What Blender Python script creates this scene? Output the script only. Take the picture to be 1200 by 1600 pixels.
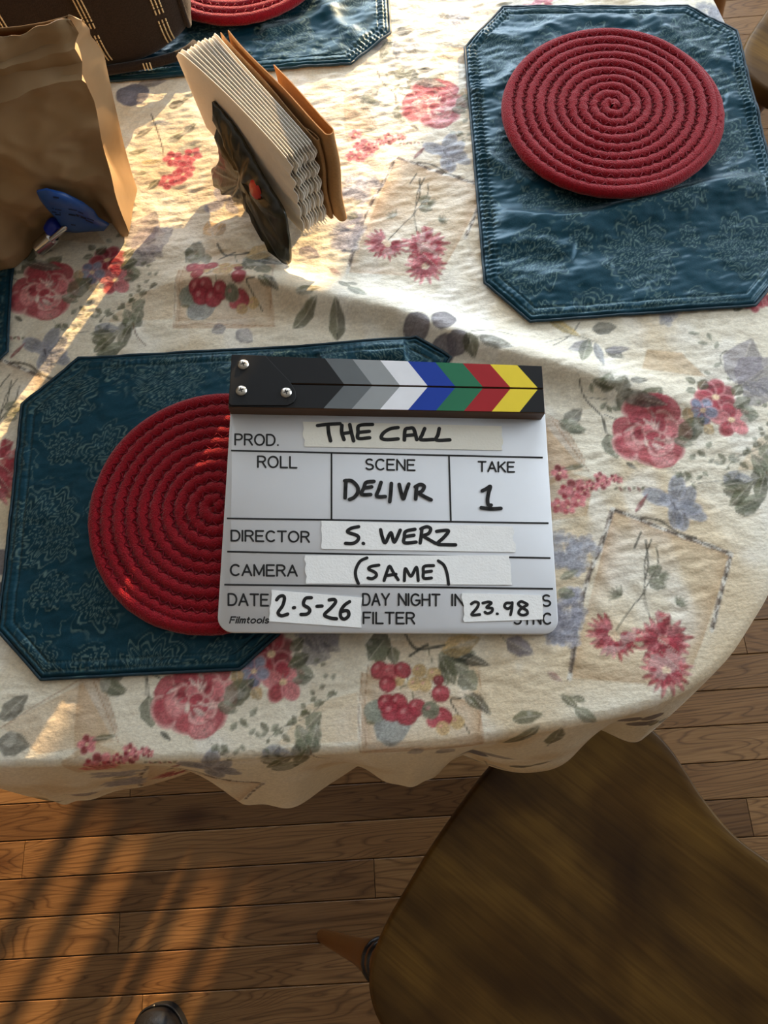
import bpy, math, random
import numpy as np
from mathutils import Matrix, Vector

random.seed(7); RNG = np.random.default_rng(7)
scene = bpy.context.scene
for o in list(bpy.data.objects): bpy.data.objects.remove(o)
COL = scene.collection

# ------------------------------------------------------------------ camera
T = 0.75                    # height of the table cloth above the floor
CAMH = 0.67                 # camera above the cloth
FPX, TH, RO = 1150.27, math.radians(19.3577), math.radians(-7.1322)
_c, _s = math.cos(TH), math.sin(TH)
_r0, _u0 = np.array([1., 0, 0]), np.array([0, _c, _s])
FW = np.array([0, _s, -_c])
RR = math.cos(RO)*_r0 + math.sin(RO)*_u0
UU = -math.sin(RO)*_r0 + math.cos(RO)*_u0
CAM = np.array([0, 0, T+CAMH])
cam = bpy.data.cameras.new('camera'); cam_o = bpy.data.objects.new('camera', cam); COL.objects.link(cam_o)
cam.sensor_fit = 'HORIZONTAL'; cam.sensor_width = 36; cam.lens = FPX*36/1200; cam.clip_start = .02
cam_o.matrix_world = Matrix(((RR[0], UU[0], -FW[0], CAM[0]), (RR[1], UU[1], -FW[1], CAM[1]),
                             (RR[2], UU[2], -FW[2], CAM[2]), (0, 0, 0, 1)))
scene.camera = cam_o

# ------------------------------------------------------------------ light
SUN_AZ, SUN_EL = math.radians(56.5), math.radians(12.2)
sun = bpy.data.lights.new('sun', 'SUN'); sun.energy = 15.0; sun.color = (1.0, .66, .32); sun.angle = math.radians(.6)
sun_o = bpy.data.objects.new('sun', sun); COL.objects.link(sun_o); sun_o.location = (4, 6, 4)
sd = Vector((math.cos(SUN_AZ)*math.cos(SUN_EL), math.sin(SUN_AZ)*math.cos(SUN_EL), math.sin(SUN_EL)))
sun_o.rotation_euler = sd.to_track_quat('Z', 'Y').to_euler()
world = bpy.data.worlds.new('sky'); scene.world = world; world.use_nodes = True
bg = world.node_tree.nodes['Background']; bg.inputs[0].default_value = (.80, .90, 1.0, 1); bg.inputs[1].default_value = 9.8
# daylight portals: sampling aids in the window openings, they give no light themselves
WIN = dict(x0=-1.45, x1=1.68, z0=.62, z1=2.15, y=2.70)
RWIN = dict(y0=.1, y1=2.1, z0=.9, z1=2.1, x=2.60)
for nm, loc, rot, sx, sy in (('portal_far', ((WIN['x0']+WIN['x1'])/2, WIN['y']+.1, (WIN['z0']+WIN['z1'])/2), (math.radians(-90), 0, 0), WIN['x1']-WIN['x0'], WIN['z1']-WIN['z0']),
                             ('portal_right', (RWIN['x']+.1, (RWIN['y0']+RWIN['y1'])/2, (RWIN['z0']+RWIN['z1'])/2), (0, math.radians(90), 0), RWIN['z1']-RWIN['z0'], RWIN['y1']-RWIN['y0'])):
    pl = bpy.data.lights.new(nm, 'AREA'); pl.shape = 'RECTANGLE'; pl.size = sx; pl.size_y = sy; pl.cycles.is_portal = True
    po = bpy.data.objects.new(nm, pl); COL.objects.link(po); po.location = loc; po.rotation_euler = rot
scene.view_settings.view_transform = 'Standard'; scene.view_settings.look = 'None'
scene.view_settings.gamma = 1; scene.view_settings.use_curve_mapping = False
scene.view_settings.exposure = 0.12

# ------------------------------------------------------------------ helpers
def at(px, py, z=0.0):
    """point at height z above the cloth that the photograph shows at pixel (px, py)"""
    d = (px-600)/FPX*RR - (py-800)/FPX*UU + FW
    return CAM + d*((T+z-CAM[2])/d[2])
def at2(px, py, z=0.0): return at(px, py, z)[:2]
def lin(r, g, b):
    f = lambda c: (c/255/12.92 if c <= 10.3 else ((c/255+.055)/1.055)**2.4)
    return (f(r), f(g), f(b))
def smooth(t): t = np.clip(t, 0, 1); return t*t*(3-2*t)
_LAT = RNG.random((8, 256, 256)).astype(np.float32)
def vnoise(x, y, scale, seed=0):
    x = np.asarray(x, np.float32)/scale+100.5; y = np.asarray(y, np.float32)/scale+100.5
    L = _LAT[seed % 8]; xi = np.floor(x).astype(int); yi = np.floor(y).astype(int)
    fx = smooth(x-xi); fy = smooth(y-yi)
    a = L[yi % 256, xi % 256]; b = L[yi % 256, (xi+1) % 256]; c = L[(yi+1) % 256, xi % 256]; d = L[(yi+1) % 256, (xi+1) % 256]
    return (a*(1-fx)+b*fx)*(1-fy)+(c*(1-fx)+d*fx)*fy
def fbm(x, y, scale, seed=0, octv=3):
    v = 0; a = .5; t = 0
    for k in range(octv): v = v+a*vnoise(x, y, scale/2**k, seed+k); t += a; a *= .5
    return v/t

class MB:
    def __init__(s): s.v = []; s.f = []; s.m = []
    def add(s, vs, fs, mi=0):
        n = len(s.v); s.v += [tuple(map(float, p)) for p in vs]; s.f += [tuple(i+n for i in f) for f in fs]; s.m += [mi]*len(fs)
    def box(s, c, d, rz=0, mi=0):
        x, y, z = [q/2 for q in d]; vs = []
        for k in (-1, 1):
            for a, b in ((-1, -1), (1, -1), (1, 1), (-1, 1)):
                X, Y = a*x, b*y
                vs.append((c[0]+X*math.cos(rz)-Y*math.sin(rz), c[1]+X*math.sin(rz)+Y*math.cos(rz), c[2]+k*z))
        s.add(vs, [(3, 2, 1, 0), (4, 5, 6, 7), (0, 1, 5, 4), (1, 2, 6, 5), (2, 3, 7, 6), (3, 0, 4, 7)], mi)
    def prism(s, poly, z0, z1, bev=0, mi=0):
        n = len(poly); P = np.array(poly, float)
        if bev:
            Pi = inset(P, bev)
            rings = [(P, z0), (P, z1-bev), (Pi, z1)]
        else: rings = [(P, z0), (P, z1)]
        vs = [(x, y, z) for R, z in rings for x, y in R]; fs = []
        for k in range(len(rings)-1):
            for i in range(n): j = (i+1) % n; fs.append((k*n+i, k*n+j, (k+1)*n+j, (k+1)*n+i))
        fs.append(tuple(range(n-1, -1, -1))); fs.append(tuple((len(rings)-1)*n+i for i in range(n)))
        s.add(vs, fs, mi)
    def tube(s, pts, rad, n=8, cap=True, mi=0, flat=1.0):
        P = np.array(pts, float); m = len(P); rad = np.broadcast_to(np.asarray(rad, float), (m,))
        tg = np.gradient(P, axis=0); tg /= np.linalg.norm(tg, axis=1)[:, None]+1e-12
        ref = np.array([0, 0, 1.]) if abs(tg[0][2]) < .9 else np.array([1., 0, 0]); vs = []
        for i in range(m):
            a = np.cross(ref, tg[i]); a /= np.linalg.norm(a)+1e-12; b = np.cross(tg[i], a); ref = b
            for k in range(n):
                t = 2*math.pi*k/n; vs.append(P[i]+rad[i]*(math.cos(t)*a+math.sin(t)*b*flat))
        fs = [(i*n+k, i*n+(k+1) % n, (i+1)*n+(k+1) % n, (i+1)*n+k) for i in range(m-1) for k in range(n)]
        if cap: fs += [tuple(range(n-1, -1, -1)), tuple((m-1)*n+k for k in range(n))]
        s.add(vs, fs, mi)
    def lathe(s, prof, p0, p1, n=20, mi=0):
        """prof: (t along p0->p1, radius)"""
        p0 = np.array(p0, float); p1 = np.array(p1, float)
        s.tube([p0+(p1-p0)*t for t, r in prof], [r for t, r in prof], n, True, mi)
    def grid(s, G, mi=0):
        a, b = len(G), len(G[0]); s.add([p for r in G for p in r], [(i*b+j, i*b+j+1, (i+1)*b+j+1, (i+1)*b+j) for i in range(a-1) for j in range(b-1)], mi)
    def build(s, name, mats, parent=None, sm=False):
        me = bpy.data.meshes.new(name); me.from_pydata(s.v, [], s.f)
        for m in (mats if isinstance(mats, (list, tuple)) else [mats]): me.materials.append(m)
        if len(set(s.m)) > 1: me.polygons.foreach_set('material_index', s.m)
        if sm: me.polygons.foreach_set('use_smooth', [True]*len(me.polygons))
        me.update(); return link(name, me, parent)
def inset(P, d):
    n = len(P); out = []
    for i in range(n):
        a, b, c = P[i-1], P[i], P[(i+1) % n]
        e1 = (b-a)/(np.linalg.norm(b-a)+1e-9); e2 = (c-b)/(np.linalg.norm(c-b)+1e-9)
        n1 = np.array([-e1[1], e1[0]]); n2 = np.array([-e2[1], e2[0]]); k = n1+n2; k /= max(1e-3, k@k)/2
        out.append(b+d*k)
    return np.array(out)
def link(name, me, parent=None):
    o = bpy.data.objects.new(name, me); COL.objects.link(o)
    if parent is not None: o.parent = parent
    return o
def np_mesh(name, V, F, mats, parent=None, sm=True, col=None):
    me = bpy.data.meshes.new(name); V = np.asarray(V, np.float32); F = np.asarray(F, np.int32)
    me.vertices.add(len(V)); me.vertices.foreach_set('co', V.ravel())
    me.loops.add(F.size); me.loops.foreach_set('vertex_index', F.ravel())
    me.polygons.add(len(F)); k = F.shape[1]
    me.polygons.foreach_set('loop_start', np.arange(0, F.size, k, dtype=np.int32)); me.polygons.foreach_set('loop_total', np.full(len(F), k, np.int32))
    me.polygons.foreach_set('use_smooth', np.full(len(F), sm, bool))
    me.update(calc_edges=True)
    if col is not None:
        a = me.color_attributes.new('print', 'FLOAT_COLOR', 'POINT')
        c = np.ones((len(V), 4), np.float32); c[:, :3] = col; a.data.foreach_set('color', c.ravel())
    me.materials.append(mats); return link(name, me, parent)
def smooth_edges(o, ang=40):
    me = o.data; me.polygons.foreach_set('use_smooth', [True]*len(me.polygons)); me.set_sharp_from_angle(angle=math.radians(ang)); return o
def thing(name, label, cat, loc=(0, 0, 0), rz=0, group=None):
    o = bpy.data.objects.new(name, None); COL.objects.link(o); o.location = loc; o.rotation_euler = (0, 0, rz)
    o.empty_display_size = .05; return tag(o, label, cat, group)
def tag(o, label, cat, group=None):
    o['label'] = label; o['category'] = cat
    if group: o['group'] = group
    return o
def structure(o, label=None):
    o['kind'] = 'structure'
    if label: o['label'] = label
    return o
def catmull(P, n=12, closed=False):
    P = [np.array(p, float) for p in P]; m = len(P); out = []
    rng = range(m if closed else m-1)
    for i in rng:
        g = (lambda k: P[k % m]) if closed else (lambda k: P[min(max(k, 0), m-1)])
        a, b, c, d = g(i-1), g(i), g(i+1), g(i+2)
        for k in range(n):
            t = k/n; out.append(.5*((2*b)+(c-a)*t+(2*a-5*b+4*c-d)*t*t+(3*b-a-3*c+d)*t**3))
    if not closed: out.append(P[-1])
    return np.array(out)

# ------------------------------------------------------------------ materials
def mat(name, col=(.5, .5, .5), rough=.6, spec=.5, metal=0, sheen=0, var=0, vscale=30, bump=0, bscale=200, col2=None, attr=None, stretch=(1, 1, 1), detail=4, trans=0, coat=0):
    m = bpy.data.materials.new(name); m.use_nodes = True; nt = m.node_tree; N = nt.nodes; L = nt.links; b = N['Principled BSDF']
    b.inputs['Roughness'].default_value = rough; b.inputs['Specular IOR Level'].default_value = spec; b.inputs['Metallic'].default_value = metal
    b.inputs['Base Color'].default_value = (*col, 1)
    if sheen: b.inputs['Sheen Weight'].default_value = sheen; b.inputs['Sheen Roughness'].default_value = .4
    if trans: b.inputs['Transmission Weight'].default_value = trans
    if coat: b.inputs['Coat Weight'].default_value = coat; b.inputs['Coat Roughness'].default_value = .25
    tc = N.new('ShaderNodeTexCoord'); mp = N.new('ShaderNodeMapping'); mp.inputs['Scale'].default_value = stretch; L.new(tc.outputs['Object'], mp.inputs[0])
    src = None
    if attr:
        a = N.new('ShaderNodeVertexColor'); a.layer_name = attr; src = a.outputs[0]; L.new(src, b.inputs['Base Color'])
    if var or col2:
        n = N.new('ShaderNodeTexNoise'); n.inputs['Scale'].default_value = vscale; n.inputs['Detail'].default_value = detail; L.new(mp.outputs[0], n.inputs[0])
        r = N.new('ShaderNodeValToRGB'); r.color_ramp.elements[0].position = .35; r.color_ramp.elements[1].position = .65; L.new(n.outputs[0], r.inputs[0])
        mx = N.new('ShaderNodeMix'); mx.data_type = 'RGBA'; L.new(r.outputs[0], mx.inputs[0])
        c2 = col2 or tuple(c*(1-var) for c in col)
        mx.inputs[6].default_value = (*col, 1); mx.inputs[7].default_value = (*c2, 1)
        if src is not None:
            mu = N.new('ShaderNodeMix'); mu.data_type = 'RGBA'; mu.blend_type = 'MULTIPLY'; mu.inputs[0].default_value = 1
            mx.inputs[6].default_value = (1, 1, 1, 1); mx.inputs[7].default_value = (1-var, 1-var, 1-var, 1)
            L.new(src, mu.inputs[6]); L.new(mx.outputs[2], mu.inputs[7]); L.new(mu.outputs[2], b.inputs['Base Color'])
        else: L.new(mx.outputs[2], b.inputs['Base Color'])
    if bump:
        n2 = N.new('ShaderNodeTexNoise'); n2.inputs['Scale'].default_value = bscale; n2.inputs['Detail'].default_value = 3; L.new(mp.outputs[0], n2.inputs[0])
        bp = N.new('ShaderNodeBump'); bp.inputs['Strength'].default_value = bump; bp.inputs['Distance'].default_value = .002
        L.new(n2.outputs[0], bp.inputs['Height']); L.new(bp.outputs[0], b.inputs['Normal'])
    return m

def wood_floor_mat():
    m = bpy.data.materials.new('oak_boards'); m.use_nodes = True; nt = m.node_tree; N = nt.nodes; L = nt.links; b = N['Principled BSDF']
    geo = N.new('ShaderNodeNewGeometry'); oi = N.new('ShaderNodeObjectInfo')
    off = N.new('ShaderNodeVectorMath'); off.operation = 'MULTIPLY'; off.inputs[1].default_value = (37, 53, 11)
    cb = N.new('ShaderNodeCombineXYZ')
    for k in range(3): L.new(oi.outputs['Random'], cb.inputs[k])
    L.new(cb.outputs[0], off.inputs[0])
    ad = N.new('ShaderNodeVectorMath'); ad.operation = 'ADD'; L.new(geo.outputs['Position'], ad.inputs[0]); L.new(off.outputs[0], ad.inputs[1])
    def noise(sc, scale, det, dist=0):
        mp = N.new('ShaderNodeMapping'); mp.inputs['Scale'].default_value = sc; L.new(ad.outputs[0], mp.inputs[0])
        n = N.new('ShaderNodeTexNoise'); n.inputs['Scale'].default_value = scale; n.inputs['Detail'].default_value = det; n.inputs['Distortion'].default_value = dist; L.new(mp.outputs[0], n.inputs[0]); return n.outputs[0]
    def ramp(f, *st):
        r = N.new('ShaderNodeValToRGB'); e = r.color_ramp.elements
        while len(e) < len(st): e.new(.5)
        for k, (p, c) in enumerate(st): e[k].position = p; e[k].color = (*c, 1)
        L.new(f, r.inputs[0]); return r.outputs[0]
    def mix(a, c, f=1.0, mode='MULTIPLY'):
        x = N.new('ShaderNodeMix'); x.data_type = 'RGBA'; x.blend_type = mode
        if isinstance(f, float): x.inputs[0].default_value = f
        else: L.new(f, x.inputs[0])
        L.new(a, x.inputs[6])
        if isinstance(c, tuple): x.inputs[7].default_value = (*c, 1)
        else: L.new(c, x.inputs[7])
        return x.outputs[2]
    base = ramp(oi.outputs['Random'], (0, (.135, .068, .025)), (.35, (.215, .112, .043)), (.7, (.27, .148, .060)), (1, (.175, .093, .037)))
    # cathedral grain: rings of a slow noise field
    g0 = noise((1.1, 9, 9), 1.6, 2, .4)
    mm = N.new('ShaderNodeMath'); mm.operation = 'MULTIPLY'; mm.inputs[1].default_value = 26; L.new(g0, mm.inputs[0])
    fr = N.new('ShaderNodeMath'); fr.operation = 'FRACT'; L.new(mm.outputs[0], fr.inputs[0])
    rings = ramp(fr.outputs[0], (0, (.30, .25, .2)), (.22, (.95, .93, .9)), (.8, (1, 1, 1)), (1, (.5, .44, .38)))
    fine = ramp(noise((5, 190, 190), 1.6, 3), (.3, (.62, .57, .5)), (.6, (1, 1, 1)))
    blot = ramp(noise((2.5, 6, 6), 1.3, 3), (.35, (.72, .66, .6)), (.62, (1, 1, 1)))
    vo = N.new('ShaderNodeTexVoronoi'); mpv = N.new('ShaderNodeMapping'); mpv.inputs['Scale'].default_value = (2.3, 5, 5); L.new(ad.outputs[0], mpv.inputs[0]); L.new(mpv.outputs[0], vo.inputs[0]); vo.inputs['Scale'].default_value = 1.0
    knot = ramp(vo.outputs['Distance'], (0, (.22, .14, .1)), (.05, (.35, .25, .2)), (.13, (1, 1, 1)))
    c = mix(mix(mix(mix(base, rings, .75), fine, .7), blot, .8), knot, .8)
    L.new(c, b.inputs['Base Color']); b.inputs['Roughness'].default_value = .42; b.inputs['Specular IOR Level'].default_value = .35
    bp = N.new('ShaderNodeBump'); bp.inputs['Strength'].default_value = .25; bp.inputs['Distance'].default_value = .001; L.new(fine, bp.inputs['Height']); L.new(bp.outputs[0], b.inputs['Normal'])
    return m

M = {}
M['oak'] = wood_floor_mat()
M['gap'] = mat('dark_subfloor', (.02, .012, .007), .9)
M['wall'] = mat('cream_wall_paint', (.22, .18, .125), .85, var=.05, vscale=6)
M['ceiling'] = mat('white_ceiling_paint', (.48, .46, .42), .9, var=.03, vscale=6)
M['frame'] = mat('white_window_paint', (.75, .74, .7), .5, var=.03)
def seat_mat():
    m = mat('brown_chair_varnish', lin(118, 88, 36), .48, .18, col2=lin(72, 50, 20), vscale=7, detail=5, stretch=(1.6, .55, 1)); nt = m.node_tree; N = nt.nodes; L = nt.links; b = N['Principled BSDF']
    src = b.inputs['Base Color'].links[0].from_socket; tc = N.new('ShaderNodeTexCoord')
    def layer(src, sc, scale, det, lo, hi, dark, fac, dist=0):
        mp = N.new('ShaderNodeMapping'); mp.inputs['Scale'].default_value = sc; L.new(tc.outputs['Object'], mp.inputs[0]); n = N.new('ShaderNodeTexNoise'); n.inputs['Scale'].default_value = scale; n.inputs['Detail'].default_value = det; n.inputs['Distortion'].default_value = dist; L.new(mp.outputs[0], n.inputs[0])
        r = N.new('ShaderNodeValToRGB'); r.color_ramp.elements[0].position = lo; r.color_ramp.elements[0].color = (*dark, 1); r.color_ramp.elements[1].position = hi; L.new(n.outputs[0], r.inputs[0])
        x = N.new('ShaderNodeMix'); x.data_type = 'RGBA'; x.blend_type = 'MULTIPLY'; x.inputs[0].default_value = fac; L.new(src, x.inputs[6]); L.new(r.outputs[0], x.inputs[7]); return x.outputs[2], n.outputs[0]
    src, _ = layer(src, (45, 2.2, 1), 1.5, 3, .35, .62, (.55, .5, .42), .5)          # grain running front to back
    src, _ = layer(src, (2.2, 1.6, 1), 2.6, 3, .38, .58, (.30, .22, .14), .75, .5)   # dark worn blotches
    src, g = layer(src, (190, 8, 1), 1.5, 2, .3, .6, (.7, .66, .6), .7)
    L.new(src, b.inputs['Base Color']); bp = N.new('ShaderNodeBump'); bp.inputs['Strength'].default_value = .12; bp.inputs['Distance'].default_value = .001; L.new(g, bp.inputs['Height']); L.new(bp.outputs[0], b.inputs['Normal'])
    return m
M['seat'] = seat_mat()
M['chairwood'] = mat('amber_chair_wood', lin(112, 68, 26), .33, .5, var=.35, vscale=14, coat=.3)
M['chairdark'] = mat('black_ring_paint', lin(22, 18, 18), .3, .5, var=.2)
M['cloth'] = mat('printed_cotton', (1, 1, 1), .50, .42, attr='print', var=.12, vscale=260, bump=.35, bscale=170, stretch=(1, 1.6, 1))
M['mat'] = mat('teal_damask', (1, 1, 1), .42, .5, attr='print', var=.12, vscale=500, bump=.10, bscale=700)
M['mat'].node_tree.nodes['Principled BSDF'].inputs['Specular Tint'].default_value = (.28, .64, .86, 1)
M['matedge'] = mat('teal_hem', lin(18, 52, 66), .55, .4, var=.3, vscale=300)
M['thread'] = mat('teal_thread', lin(46, 86, 98), .5, .4, var=.3, vscale=400)
M['rope'] = mat('red_cotton_rope', lin(146, 12, 28), .85, .15, var=.28, vscale=420, bump=.9, bscale=700, sheen=.25)
M['ropestitch'] = mat('red_stitch', lin(120, 12, 30), .8, .2, var=.3, vscale=400)
M['kraft'] = mat('kraft_paper', lin(158, 130, 94), .55, .4, var=.16, vscale=9, bump=.7, bscale=16)
M['napkin'] = mat('white_tissue', lin(244, 239, 230), .9, .1, var=.05, vscale=300, bump=.12, bscale=900)
M['napkraft'] = mat('brown_napkin_paper', lin(172, 132, 88), .75, .2, var=.2, vscale=500, bump=.1, bscale=900)
def thin(m, f, tint):
    nt = m.node_tree; N = nt.nodes; L = nt.links; b = N['Principled BSDF']; t = N.new('ShaderNodeBsdfTranslucent'); t.inputs[0].default_value = (*tint, 1)
    x = N.new('ShaderNodeMixShader'); x.inputs[0].default_value = f; L.new(b.outputs[0], x.inputs[1]); L.new(t.outputs[0], x.inputs[2]); L.new(x.outputs[0], N['Material Output'].inputs[0])
thin(M['napkraft'], .2, lin(190, 146, 96)); thin(M['napkin'], .25, lin(236, 228, 214)); thin(M['kraft'], .07, lin(206, 150, 88))
M['holder'] = mat('dark_olive_glaze', lin(44, 42, 24), .3, .5, col2=lin(22, 20, 13), vscale=55, bump=.6, bscale=70, stretch=(1, 1, .35))
M['holderred'] = mat('red_glaze', lin(190, 40, 28), .35, .5, var=.15, vscale=60)
M['plaid'] = mat('dark_brown_wool', lin(42, 32, 25), .85, .2, var=.35, vscale=500, bump=.4, bscale=700, sheen=.1)
M['cream'] = mat('cream_thread', lin(205, 182, 140), .8, .2, var=.15, vscale=400)
M['bluefilm'] = mat('blue_printed_film', lin(22, 76, 150), .42, .5, var=.2, vscale=40, bump=.2, bscale=60)
M['ink'] = mat('black_ink', lin(16, 16, 18), .45, .4, var=.15, vscale=200)
M['navyink'] = mat('navy_ink', lin(10, 26, 58), .6, .3, var=.15, vscale=200)
M['chrome'] = mat('polished_steel', lin(205, 205, 205), .18, .5, metal=1, var=.08, vscale=60)
M['blueplastic'] = mat('blue_plastic', lin(14, 42, 150), .3, .5, var=.1)
M['acrylic'] = mat('white_acrylic', lin(212, 214, 218), .3, .5, var=.05, vscale=14, coat=.1)
M['tape'] = mat('white_paper_tape', lin(238, 238, 236), .75, .25, var=.03, vscale=80, bump=.15, bscale=500)
M['tapecream'] = mat('cream_paper_tape', lin(238, 236, 225), .75, .25, var=.03, vscale=80, bump=.15, bscale=500)
M['stickwood'] = mat('brown_stick_wood', lin(84, 58, 36), .55, .4, var=.35, vscale=40, stretch=(.2, 4, 4))
M['screw'] = mat('steel_screw', lin(200, 195, 185), .3, .5, metal=1, var=.15, vscale=300)
M['leather'] = mat('black_leather', lin(24, 24, 27), .35, .5, var=.3, vscale=80, bump=.2, bscale=300)
M['rubber'] = mat('black_rubber', lin(16, 16, 17), .7, .3, var=.2)
STR = dict(black=(24, 25, 27), dgrey=(98, 102, 104), lgrey=(146, 149, 150), white=(226, 226, 230), blue=(20, 56, 150), green=(38, 108, 76), red=(156, 30, 36), yellow=(228, 202, 56))
for k, c in STR.items(): M['st_'+k] = mat('stripe_'+k, lin(*c), .5, .22, var=.04, vscale=60)

# ------------------------------------------------------------------ the room
X0, X1, Y0, Y1, CZ = -2.6, 2.6, -2.4, 2.70, 2.5
fb = MB(); fb.box(((X0+X1)/2, (Y0+Y1)/2, -.035), (X1-X0, Y1-Y0, .03))
floor = structure(fb.build('floor', M['gap']), 'oak strip floor seen below the table')
BANG = math.radians(-3.5); PITCH = .0625
ca, sa = math.cos(BANG), math.sin(BANG)
bm_ = MB(); h = PITCH/2-.0006; ch = .0012
prof = [(-h, -.018), (h, -.018), (h, -ch), (h-ch, 0), (-h+ch, 0), (-h, -ch)]
vs = [(x, y, z) for x in (0, 1) for y, z in prof]
bm_.add(vs, [tuple(range(5, -1, -1)), tuple(range(6, 12))]+[(i, (i+1) % 6, 6+(i+1) % 6, 6+i) for i in range(6)])
b0 = bm_.build('floorboard', M['oak'], floor); board_me = b0.data; COL.objects.unlink(b0); bpy.data.objects.remove(b0)
rest = MB(); nb = 0
r2 = random.Random(21)
for k in range(-46, 52):
    v0 = k*PITCH+.0115; u = -3.2-r2.random()*.6
    while u < 3.2:
        Lb = r2.choice((.34, .46, .55, .68, .82, .95)); u1 = u+Lb
        def w(uu): return (uu*ca-v0*sa, uu*sa+v0*ca)
        (ax, ay), (bx, by) = w(u), w(u1)
        inroom = ax > X0+.02 and bx < X1-.02 and min(ay, by) > Y0+.05 and max(ay, by) < Y1-.05
        if not inroom:
            ua = max(u, -2.5); ub = min(u1, 2.5)
            (ax, ay), (bx, by) = w(ua), w(ub)
            inroom = ub-ua > .05 and min(ay, by) > Y0+.05 and max(ay, by) < Y1-.05
        else: ua, ub = u, u1
        if inroom:
            vis = (ay > -.72 and ay < .42 and bx > -1.15 and ax < 1.5) or (ay >= .42 and ay < 2.2 and bx > .45 and ax < 1.8)
            if vis and nb < 295:
                o = link('floorboard', board_me, floor); o.location = (ax, ay, 0); o.rotation_euler = (0, 0, BANG); o.scale = (ub-ua-.0012, 1, 1); nb += 1
            else:
                Lr = ub-ua-.0012
                rest.add([(ax+x*Lr*ca-y*sa, ay+x*Lr*sa+y*ca, z) for x, y, z in vs], [tuple(range(5, -1, -1)), tuple(range(6, 12))]+[(i, (i+1) % 6, 6+(i+1) % 6, 6+i) for i in range(6)])
        u = u1
ro = rest.build('distant_floorboards', M['oak'], floor); ro['kind'] = 'stuff'

def wall(name, boxes, m, label):
    b = MB()
    for c, d in boxes: b.box(c, d)
    return structure(b.build(name, m), label)
TW = .14
W_ = WIN; yc = Y1+TW/2
wall('wall_far', [((((X0-TW)+W_['x0'])/2, yc, CZ/2), (W_['x0']-X0+TW, TW, CZ)), (((W_['x1']+X1+TW)/2, yc, CZ/2), (X1+TW-W_['x1'], TW, CZ)),
     (((W_['x0']+W_['x1'])/2, yc, W_['z0']/2), (W_['x1']-W_['x0'], TW, W_['z0'])), (((W_['x0']+W_['x1'])/2, yc, (W_['z1']+CZ)/2), (W_['x1']-W_['x0'], TW, CZ-W_['z1']))], M['wall'], 'cream wall with the wide window beyond the table')
R_ = RWIN; xc = X1+TW/2
wall('wall_right', [((xc, (Y0+R_['y0'])/2, CZ/2), (TW, R_['y0']-Y0, CZ)), ((xc, (R_['y1']+Y1)/2, CZ/2), (TW, Y1-R_['y1'], CZ)),
     ((xc, (R_['y0']+R_['y1'])/2, R_['z0']/2), (TW, R_['y1']-R_['y0'], R_['z0'])), ((xc, (R_['y0']+R_['y1'])/2, (R_['z1']+CZ)/2), (TW, R_['y1']-R_['y0'], CZ-R_['z1']))], M['wall'], 'cream wall with a window on the right')
wall('wall_left', [((X0-TW/2, (Y0+Y1)/2, CZ/2), (TW, Y1-Y0, CZ))], M['wall'], 'plain cream wall on the left')
wall('wall_back', [(((X0+X1)/2, Y0-TW/2, CZ/2), (X1-X0+2*TW, TW, CZ))], M['wall'], 'plain cream wall behind the camera')
wall('ceiling', [(((X0+X1)/2, (Y0+Y1)/2, CZ+.05), (X1-X0+2*TW, Y1-Y0+2*TW, .1))], M['ceiling'], 'white ceiling')
for nm, c, d in (('baseboard_far', ((X0+X1)/2, Y1-.009, .02), (X1-X0, .02, .14)), ('baseboard_back', ((X0+X1)/2, Y0+.009, .02), (X1-X0, .02, .14)),
                 ('baseboard_left', (X0+.009, (Y0+Y1)/2, .02), (.02, Y1-Y0-.04, .14)), ('baseboard_right', (X1-.009, (Y0+Y1)/2, .02), (.02, Y1-Y0-.04, .14))):
    wall(nm, [(c, d)], M['frame'], 'white painted baseboard')
def window(name, parts):
    b = MB()
    for c, d in parts: b.box(c, d)
    return structure(b.build(name, M['frame']), 'white painted window frame')
zc_ = (W_['z0']+W_['z1'])/2; zh = W_['z1']-W_['z0']; xm = (W_['x0']+W_['x1'])/2; xw = W_['x1']-W_['x0']
window('window_1', [((xm, yc, W_['z0']+.02), (xw, .06, .04)), ((xm, yc, W_['z1']-.02), (xw, .06, .04)), ((W_['x0']+.02, yc, zc_), (.04, .06, zh-.08)),
    ((1.597, yc+.03, 1.60), (.182, .05, 1.10)), ((.42, yc, zc_), (.05, .06, zh-.08)), ((-.52, yc, zc_), (.05, .06, zh-.08))])  # first box: unseen shutter panel, added to keep sun off the table's right side
ym = (R_['y0']+R_['y1'])/2; yw = R_['y1']-R_['y0']; rz_ = (R_['z0']+R_['z1'])/2; rh = R_['z1']-R_['z0']
window('window_2', [((xc, ym, R_['z0']+.02), (.06, yw, .04)), ((xc, ym, R_['z1']-.02), (.06, yw, .04)), ((xc, R_['y0']+.02, rz_), (.06, .04, rh-.08)), ((xc, R_['y1']-.02, rz_), (.06, .04, rh-.08)), ((xc, ym, rz_), (.06, .05, rh-.08))])

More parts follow.
